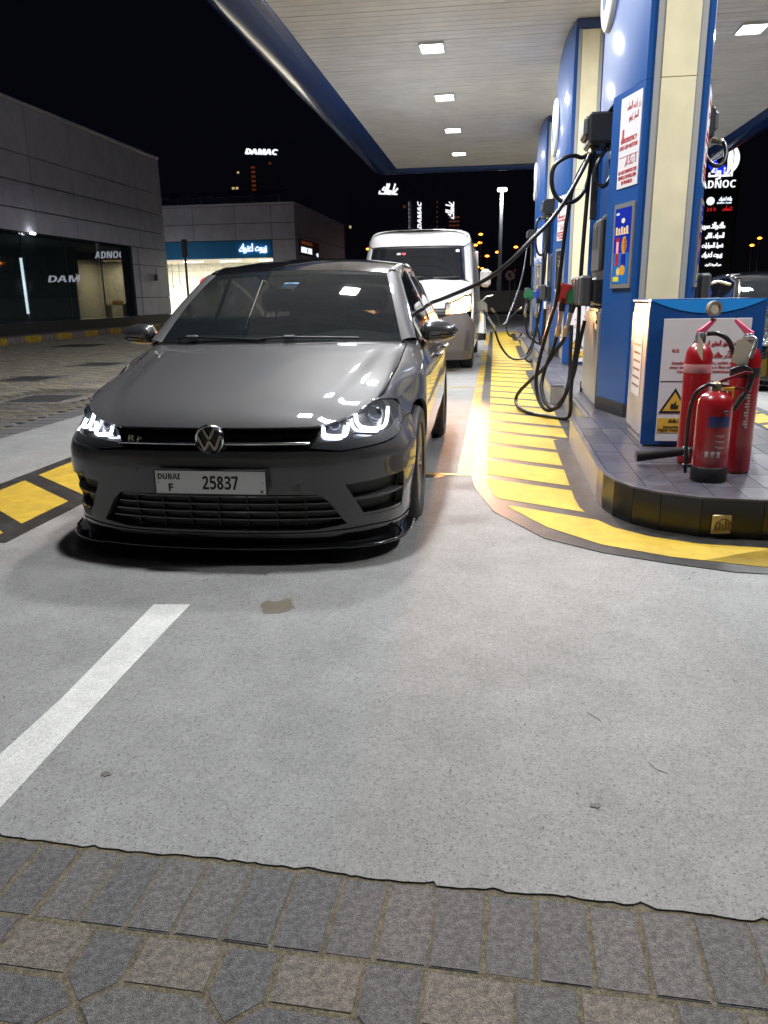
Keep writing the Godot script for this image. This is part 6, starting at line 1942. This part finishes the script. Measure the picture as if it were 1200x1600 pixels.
func bay_building() -> void:
	var D := 45.0
	var xl := -22.0; var xr := -11.25; var top := 6.3
	var t := thing("service_bay_building", "pale panel clad service building with blue fascia over a bright open bay", "building", v(-16, 0, D))
	var W := func(m: Mesh, mt: Material, nm: String, par: Node3D = t) -> MeshInstance3D: return part(nm, m, mt, par, -t.position if par == t else Vector3.ZERO)
	W.call(box_wd(xl, xr - 0.06, 4.42, top - 0.03, D + 0.06, D + 15.0), M.joint_dark, "upper_structure")
	W.call(box_wd(xl - 0.05, xr + 0.04, top - 0.03, top + 0.1, D - 0.04, D + 15.05, 0.02), M.cladding, "coping")
	var xs := [-22.0, -18.85, -15.8, -14.65 + 0.85, -12.55, xr]
	xs = [-22.0, -19.75, -17.25, -14.75, -12.62, xr]
	for k in 5:
		for r in [[4.42, 5.32], [5.32, 6.26]]:
			W.call(box_wd(xs[k] + 0.015, xs[k + 1] - 0.015, r[0] + 0.015, r[1] - 0.015, D - 0.0, D + 0.05, 0.008), M.cladding, "cladding_panel")
	for r in [[0.05, 1.8], [1.8, 3.2], [3.2, 4.42]]:
		W.call(box_wd(-12.605, xr - 0.015, r[0] + 0.015, r[1] - 0.015, D, D + 0.05, 0.008), M.cladding, "cladding_panel")
	for k in 5:
		for r in [[0.05, 1.8], [1.8, 3.2], [3.2, 4.7], [4.7, 6.26]]:
			W.call(box_wd(xr - 0.05, xr, r[0] + 0.015, r[1] - 0.015, D + 0.06 + k * 3.0 + 0.01, D + 0.06 + (k + 1) * 3.0 - 0.01, 0.008), M.cladding, "cladding_panel")
	W.call(box_wd(-12.6, xr - 0.06, 0.0, 4.42, D + 0.06, D + 15.0), M.joint_dark, "side_structure")
	W.call(box_wd(xl, xl + 0.3, 0.0, 4.42, D, D + 15.0), M.cladding, "far_structure")
	W.call(box_wd(xl, -12.62, 3.45, 4.40, D - 0.02, D + 0.1, 0.01), M.bay_blue, "blue_fascia")
	W.call(box_wd(xl + 0.3, -12.6, 3.44, 3.5, D + 0.1, D + 6.0), M.bay_wall, "bay_ceiling")
	W.call(box_wd(xl + 0.3, -12.6, 0.0, 3.44, D + 6.0, D + 6.1), M.bay_wall, "bay_wall")
	W.call(box_wd(-12.66, -12.6, 0.0, 3.44, D + 0.1, D + 6.0), M.bay_wall, "bay_side_wall")
	W.call(box_wd(xl, -12.6, -0.02, 0.12, D - 0.3, D + 6.0), M.kerb_concrete, "bay_floor")
	for x in [-19.55, -17.3, -15.4]:
		var dr: MeshInstance3D = W.call(box_wd(x - 0.75, x + 0.75, 0.12, 2.6, D + 5.93, D + 5.99, 0.01), M.board_white, "panel_door")
		part("door_frame", box_wd(x - 0.8, x + 0.8, 2.6, 2.66, D + 5.9, D + 5.98), M.trim_grey, dr)
	for y in [1.0, 2.0, 3.0]: W.call(box_wd(xl + 0.3, -12.66, y, y + 0.02, D + 5.97, D + 5.995), M.trim_grey, "wall_rail")
	var sg := thing("blue_fascia_sign", "white Arabic lettering on the blue fascia over the service bay", "sign", v(-12.95, 3.83, D - 0.06))
	part("lettering", arabic("zywT adnwk", 0.245, 0.26, 0.05), M.letters_dim, sg)
	for i in 4:
		var x := -20.8 + i * 2.4
		var l := thing("bay_lamp", "strip lamp on the bright service bay ceiling, %s from the left" % ["first", "second", "third", "fourth"][i], "ceiling light", v(x, 3.4, D + 2.6), 0.0, "strip lamps in the service bay")
		part("lamp_panel", bx(Vector3(-0.6, 0.0, -0.1), Vector3(0.6, 0.035, 0.1)), M.street_white, l)
		lamp_area(l, Vector3(0, -0.05, 0), Vector2(1.2, 0.2), Color(1.0, 0.98, 0.88), 34.0)
	var re := thing("hose_reel", "red hose reel on the bright bay wall", "hose reel", v(-18.85, 2.2, D + 5.55))
	var m := MB.new()
	m.lathe([Vector2(0.05, -0.1), Vector2(0.34, -0.1), Vector2(0.36, -0.07), Vector2(0.25, -0.05), Vector2(0.25, 0.05), Vector2(0.36, 0.07), Vector2(0.34, 0.1), Vector2(0.05, 0.1)], 24, Transform3D(Basis(Vector3.RIGHT, PI / 2.0), Vector3.ZERO))
	part("drum", m.mesh(), M.red_gloss, re)
	part("bracket", bx(Vector3(-0.06, -0.4, -0.4), Vector3(0.06, 0.4, -0.12)), M.grey_plastic, re)
	var ex := thing("bay_extinguisher", "red extinguisher hung beside the hose reel in the bay", "fire extinguisher", v(-18.2, 1.95, D + 5.7))
	m = MB.new()
	m.lathe([Vector2(0.001, 0), Vector2(0.1, 0), Vector2(0.1, 0.45), Vector2(0.03, 0.56), Vector2(0.03, 0.62)], 16)
	part("cylinder", m.mesh(), M.red_gloss, ex)
	part("valve", bx(Vector3(-0.08, 0.62, -0.03), Vector3(0.04, 0.68, 0.03)), M.black_plastic, ex)
	part("bracket", bx(Vector3(-0.05, 0.2, -0.25), Vector3(0.05, 0.3, -0.1)), M.grey_plastic, ex)
	for q in [[-20.0, 2.6], [-19.55, 2.2]]:
		var h := thing("hanging_hose", "dark service hose hanging from the bay ceiling, %s" % ("the left one" if q[0] < -19.8 else "the right one"), "hose", v(q[0], 3.4, D + 3.0), 0.0, "service hoses in the bay")
		part("hose", tb(smooth([Vector3(0, 0, 0), Vector3(0.02, -0.5, 0), Vector3(0.0, -q[1] * 0.5, 0.02)], 5), 0.02, 6), M.hose, h)
		part("hook", tb([Vector3(0, -q[1] * 0.5, 0), Vector3(0.06, -q[1] * 0.5 - 0.12, 0), Vector3(-0.02, -q[1] * 0.5 - 0.16, 0)], 0.03, 6), M.black_plastic, h)
	var po := thing("bay_post", "thin black post with a wide head before the service bay", "post", v(-16.75, 0, 42.2))
	part("pole", tb([Vector3(0, 0, 0), Vector3(0, 3.9, 0)], 0.07, 8), M.black_plastic, po)
	part("head", bx(Vector3(-0.14, 3.4, -0.1), Vector3(0.14, 4.35, 0.1), 0.04), M.black_plastic, po)
	var ss := thing("side_lightbox", "small dark lit sign on the brown side wall of the service building", "sign", v(xr + 0.06, 3.95, D + 3.3), PI / 2.0)
	part("sign_board", bx(Vector3(-2.6, -0.35, -0.04), Vector3(2.6, 0.55, 0.0)), M.black_plastic, ss)
	part("lettering", flat_text("ADNOC LUBE", 0.32, 0.02, true, 1.0), M.letters_dim, ss, Vector3(-0.9, -0.05, 0.01))
	part("lettering", arabic("zywT", 0.14, 0.28, 0.02), M.letters_dim, ss, Vector3(2.1, -0.2, 0.012))
	part("picture_strip", bx(Vector3(-2.2, 0.28, 0.0), Vector3(0.6, 0.45, 0.012)), M.window_amber, ss)
	for q in [[-17.9, -12.3, "long"], [-23.0, -18.6, "short"]]:
		var so := thing("roof_panel_rack", "%s tilted dark panel rack on the service building roof" % q[2], "solar panel", v((q[0] + q[1]) / 2, top + 0.1, D + 2.5), 0.0, "panel racks on the service building roof")
		var w: float = (q[1] - q[0]) / 2.0
		var n := int(w / 0.5)
		for k in n:
			var x := -w + (k + 0.5) * 2 * w / n
			m = MB.new()
			m.box(Vector3(x - w / n + 0.02, -0.025, -0.8), Vector3(x + w / n - 0.02, 0.025, 0.8), 0.0, Transform3D(Basis(Vector3.RIGHT, 0.30), Vector3(0, 0.80, 0)))
			part("panel", m.mesh(), M.solar, so)
		for k in 4:
			var x := -w * 0.85 + k * w * 0.57
			part("leg", bx(Vector3(x - 0.35, 0.0, -0.3), Vector3(x + 0.35, 0.22, 0.3)), M.cladding, so)
			part("strut", tb([Vector3(x, 0.2, 0.4), Vector3(x, 0.72, 0.4)], 0.04, 6), M.trim_grey, so)

func office_tower(label: String, x: float, d: float, w: float, h: float, wins: Array) -> Node3D:
	var t := thing("office_tower", label, "tower block", v(x, 0, d), 0.0, "dark office towers on the skyline")
	part("body", bx(Vector3(-w / 2, 0, -12), Vector3(w / 2, h, 0)), M.night_wall, t)
	part("crown", bx(Vector3(-w / 2 + 0.6, h, -11), Vector3(w / 2 - 0.6, h + 0.8, -0.6)), M.night_wall, t)
	for q in wins:
		part("window", bx(Vector3(q[0] - q[2] / 2, q[1], 0.0), Vector3(q[0] + q[2] / 2, q[1] + q[3], 0.08)), M[q[4]], t)
	return t

func far_things() -> void:
	# towers with lit roof signs
	var wins := []
	for k in 7: wins.append([-1.9, 21.0 + k * 0.83, 0.8, 0.42, "window_amber"])
	wins.append_array([[-5.0, 25.2, 0.4, 0.35, "window_pale"], [-6.2, 22.3, 0.5, 0.4, "window_pale"], [-5.4, 22.3, 0.5, 0.4, "window_pale"], [-3.9, 21.2, 0.7, 0.5, "window_pale"], [1.6, 26.6, 0.5, 0.4, "window_amber"]])
	var t := office_tower("dark tower with slanted white lit capitals along its top at the left", -46.1, 160.0, 16.0, 30.2, wins)
	part("roof_lettering", flat_text("DAMAC", 0.98, 0.2, true, 1.35, 0.3), M.letters, t, Vector3(0.0, 28.95, 0.25)).rotation.z = -0.06
	t = office_tower("dark tower with white lit Arabic letters along its top beside the van roof", -23.6, 162.0, 12.6, 23.0, [[-5.5, 14.5, 0.4, 0.5, "window_pale"], [2.0, 12.0, 0.5, 0.5, "window_pale"], [5.5, 18.0, 0.5, 0.5, "window_amber"]])
	part("roof_lettering", arabic("damak", 1.2, 0.16, 0.2, 0.25), M.letters, t, Vector3(4.0, 20.6, 0.25)).rotation.z = -0.06
	wins = []
	for k in 9: wins.append([-0.2, 12.0 + k * 0.95, 0.25, 0.3, "window_amber"])
	for r in 5:
		for c in 3: wins.append([2.6 + c * 0.75, 13.4 + r * 0.8, 0.6, 0.25, "window_amber"])
	t = office_tower("dark tower with upright lit lettering on both corners above the van", -12.0, 170.0, 10.5, 24.0, wins)
	var l1 := part("upright_lettering", flat_text("DAMAC", 0.8, 0.2, true, 1.35, 0.3), M.letters, t, Vector3(-3.85, 17.3, 0.3))
	l1.rotation.z = PI / 2.0
	var l2 := part("upright_lettering", arabic("damak", 1.05, 0.16, 0.2, 0.2), M.letters, t, Vector3(3.2, 19.6, 0.3))
	l2.rotation.z = PI / 2.0
	# perimeter wall, sign and lamps
	var pw := thing("perimeter_wall", "low pale concrete wall along the far end of the station", "wall", v(4.0, 0, 51.0))
	for k in 11: part("wall_panel", bx(Vector3(-9.0 + k * 2.0 + 0.01, 0.16, -0.2), Vector3(-7.0 + k * 2.0 - 0.01, 1.34, 0.0), 0.01), M.wall_pale, pw)
	part("wall_base", bx(Vector3(-9.05, -0.1, -0.25), Vector3(13.05, 0.155, 0.06)), M.joint_dark, pw)
	part("coping", bx(Vector3(-9.05, 1.345, -0.24), Vector3(13.05, 1.44, 0.04), 0.01), M.wall_pale, pw)
	var ns := thing("no_entry_sign", "round red rimmed prohibition sign on a thin post by the far wall", "road sign", v(0.84, 0, 47.0))
	part("post", tb([Vector3(0, 0, 0), Vector3(0, 2.2, 0)], 0.035, 8), M.trim_grey, ns)
	var T := Transform3D(Basis(Vector3.RIGHT, PI / 2.0), Vector3(0, 2.25, 0.05))
	var m := MB.new()
	m.lathe([Vector2(0.001, 0.0), Vector2(0.25, -0.001), Vector2(0.26, -0.03)], 28, T)
	part("sign_face", m.mesh(), M.sign_face, ns)
	m = MB.new()
	m.lathe([Vector2(0.29, -0.02), Vector2(0.29, 0.006), Vector2(0.25, 0.008)], 28, T)
	m.box(Vector3(-0.24, -0.025, 0.004), Vector3(0.24, 0.025, 0.012), 0.0, Transform3D(Basis(Vector3.BACK, 0.7), Vector3(0, 2.25, 0.05)))
	part("red_rim", m.mesh(), M.sign_red, ns)
	part("arrow", pr([Vector2(-0.05, -0.15), Vector2(0.05, -0.15), Vector2(0.05, 0.02), Vector2(0.14, 0.02), Vector2(0.0, 0.17), Vector2(-0.14, 0.02), Vector2(-0.05, 0.02)], 0.004, Transform3D(Basis(Vector3.BACK, 0.5), Vector3(0, 2.25, 0.055))), M.black_ink, ns)
	for lq in [["tall pale lamp post with a bright white head beyond the far wall", v(0.30, 0, 60.0), 8.35, 30.0], ["unseen lamp post added behind the shop corner to brighten the service bay front", v(-20.2, 0, 40.2), 6.6, 26.0]]:  # the second post is added out of view, only to light the bay front
		var H: float = lq[2]
		var lp := thing("lamp_post", lq[0], "street lamp", lq[1])
		part("pole", tb([Vector3(0, 0, 0), Vector3(0.04, H, 0)], 0.2, 10, 0.12), M.pole_grey, lp)
		part("lamp_arm", bx(Vector3(-0.1, H - 0.03, -0.1), Vector3(0.2, H + 0.15, 0.5), 0.04), M.trim_grey, lp)
		part("lamp_head", bx(Vector3(-0.28, H - 0.05, 0.0), Vector3(0.40, H + 0.15, 0.7), 0.06), M.street_white, lp)
		var l := SpotLight3D.new()
		l.name = "lamp_light"
		l.light_color = Color(0.95, 0.97, 1.0)
		l.light_energy = lq[3]
		l.light_size = 0.2
		l.spot_angle = 80.0
		l.spot_range = 60.0
		l.spot_attenuation = 2.0
		l.shadow_enabled = true
		l.rotation.x = -PI / 2.0
		l.position = Vector3(0.05, H - 0.12, 0.35)
		lp.add_child(l)
	# orange street lamps along the road behind
	var spots := [[-1.67, 7.57, 90.0, "two-headed lamp above the white van's right edge"], [-1.84, 7.0, 95.0, "lower lamp close under the highest one"], [-2.46, 7.04, 100.0, "leftmost lamp above the van mirror"], [2.66, 7.25, 110.0, "lamp right of the white lamp post"], [0.23, 6.91, 115.0, "lamp just left of the white lamp post"], [-1.29, 6.88, 125.0, "middle lamp between van and lamp post"], [-18.93, 8.04, 120.0, "lamp left of the van roof"], [24.33, 5.86, 80.0, "right-hand lamp beyond the black totem"], [25.2, 5.5, 85.0, "lower right-hand lamp beyond the black totem"]]
	for k in 6: spots.append([-4.68 + k * 0.62, 8.1 - k * 0.12, 200.0 + k * 7.0, "%s of the six small lamps in a falling row" % ["first", "second", "third", "fourth", "fifth", "last"][k]])
	for q in spots:
		var sl := thing("street_lamp", "distant orange street lamp, " + q[3], "street lamp", v(q[0], 0, q[2]), 0.0, "distant orange street lamps")
		part("pole", tb([Vector3(0, 0, 0), Vector3(0, q[1] - 0.1, 0)], 0.09, 6, 0.06), M.night_wall, sl)
		var r: float = 0.0026 * q[2] * (1.0 if q[2] < 150.0 else 0.75)
		m = MB.new()
		m.lathe([Vector2(0.001, -r * 0.4), Vector2(r * 0.8, -r * 0.2), Vector2(r, r * 0.1), Vector2(r * 0.5, r * 0.5), Vector2(0.001, r * 0.55)], 10, Transform3D(Basis(), Vector3(0, q[1], 0)))
		part("lamp_head", m.mesh(), M.orange_lamp, sl)
	# white folding board behind the van
	var ab := thing("caution_board", "white folding caution board with yellow mark standing behind the van", "caution board", v(-0.40, 0, 22.0), -0.2)
	for s in [1.0, -1.0]:
		part("leaf", pr([Vector2(-0.17, 0.18), Vector2(0.17, 0.18), Vector2(0.12, 1.0), Vector2(-0.12, 1.0)], 0.025, Transform3D(Basis(Vector3.RIGHT, -0.16 * s), Vector3(0, 0, 0.17 * s))), M.white, ab)
		part("foot", bx(Vector3(-0.15, 0.0, 0.16 * s - 0.03), Vector3(0.15, 0.19, 0.16 * s + 0.03), 0.01), M.black_plastic, ab)
	part("yellow_mark", pr([Vector2(-0.07, 0.5), Vector2(0.07, 0.5), Vector2(0.06, 0.72), Vector2(-0.06, 0.72)], 0.006, Transform3D(Basis(Vector3.RIGHT, -0.16), Vector3(0, 0, 0.20))), M.yellow_ink, ab)

func totem() -> void:
	var t := thing("price_totem", "tall black totem with lit globe emblem and white Arabic service names", "sign", v(9.75, 0, 38.0))
	part("slab", bx(Vector3(-1.25, 0.0, -0.5), Vector3(0.75, 7.6, 0.0), 0.05), M.totem_black, t)
	part("base", bx(Vector3(-1.35, 0.0, -0.6), Vector3(0.85, 0.25, 0.1), 0.03), M.plinth, t)
	# globe: blue disc and white wings
	var c := Vector3(-0.03, 6.70, 0.0)
	var blue := []
	for i in 13:
		var a := lerpf(PI * 0.80, PI * 1.62, i / 12.0)
		blue.append(Vector2(cos(a) * 0.66, sin(a) * 0.66))
	for i in 9:
		var a := lerpf(PI * 1.62, PI * 0.80, i / 8.0)
		blue.append(Vector2(cos(a) * 0.66, sin(a) * 0.66).lerp(Vector2(-0.02, 0.1), 0.55))
	part("globe_blue", pr(blue, 0.03, Transform3D(Basis(), c)), M.logo_blue, t)
	for w in [[0.66, 0.30, -0.62], [0.40, 0.10, -0.25]]:
		var wing := []
		for i in 15:
			var a := lerpf(-1.95 + (0.66 - w[0]) * 0.5, 1.35, i / 14.0)
			wing.append(Vector2(cos(a) * w[0], sin(a) * 0.68))
		for i in 15:
			var a := lerpf(1.30, -1.90 + (0.66 - w[0]) * 0.5, i / 14.0)
			wing.append(Vector2(cos(a) * (w[0] - 0.24 + 0.1 * absf(a)), sin(a) * 0.66 - 0.01))
		part("globe_wing", pr(wing, 0.03 + 0.004 * w[0], Transform3D(Basis(), c)), M.letters, t)
	part("lettering", arabic("adnwk", 0.30, 0.24, 0.03), M.letters, t, Vector3(0.36, 5.62 + 0.42, 0.0))
	part("lettering", flat_text("ADNOC", 0.31, 0.03, true, 0.98), M.letters, t, Vector3(-0.16, 5.70, 0.01))
	var m := MB.new()
	m.lathe([Vector2(0.001, 0.02), Vector2(0.17, 0.02), Vector2(0.17, 0.0)], 20, Transform3D(Basis(Vector3.RIGHT, PI / 2.0), Vector3(-0.42, 5.02, 0.0)))
	part("round_badge", m.mesh(), M.letters_dim, t)
	part("lettering", arabic("wahh adnwk", 0.09, 0.3, 0.02), M.letters_dim, t, Vector3(0.46, 5.04, 0.0))
	part("lettering", flat_text("ADNOC Oasis", 0.07, 0.02), M.letters_dim, t, Vector3(0.16, 4.93, 0.01))
	part("lettering", arabic("ttsls", 0.12, 0.26, 0.02), M.letters_red, t, Vector3(0.5, 4.62, 0.0))
	part("lettering", flat_text("24 h", 0.15, 0.02), M.letters_red, t, Vector3(-0.35, 4.67, 0.01))
	var lines := ["makwlat srye", "alSraf alaly", "gsyl alsyaraT", "zywT adnwk"]
	for i in 4: part("lettering", arabic(lines[i], [0.145, 0.125, 0.12, 0.13][i], 0.28, 0.03), M.letters, t, Vector3(0.28, 3.90 - i * 0.405, 0.0))
	part("lettering", arabic("Hmy alsreh Q kyf".replace("H", "c").replace("Q", "a"), 0.07, 0.3, 0.02), M.letters, t, Vector3(0.28, 2.30, 0.0))
	part("lettering", flat_text("20", 0.12, 0.02), M.letters, t, Vector3(-1.0, 2.33, 0.01))

func late_materials() -> void:
	mat("shop_inside", lin(0.035, 0.042, 0.04), 0.8)
	mat("bay_blue", lin(0.02, 0.30, 0.68), 0.4)
	mat("solar", lin(0.3, 0.3, 0.34), 0.45)
	mat("night_brown", lin(0.05, 0.04, 0.038), 0.9)
	mat("sign_face", lin(0.5, 0.42, 0.42), 0.5)
	mat("sign_red", lin(0.45, 0.05, 0.05), 0.5)
	mat("pole_grey", lin(0.5, 0.5, 0.5), 0.5)
	mat("totem_black", lin(0.008, 0.008, 0.011), 0.4)

func backdrop() -> void:
	late_materials()
	shop()
	bay_building()
	far_things()
	totem()

func _ready() -> void:
	camera_and_sky()
	materials()
	more_materials()
	small_materials()
	car_materials()
	setting()
	canopy()
	for k in 3:
		tower(k)
		dispenser(k)
		cabinet(k)
	hoses()
	extinguishers()
	car(0)
	van()
	car(1)
	backdrop()
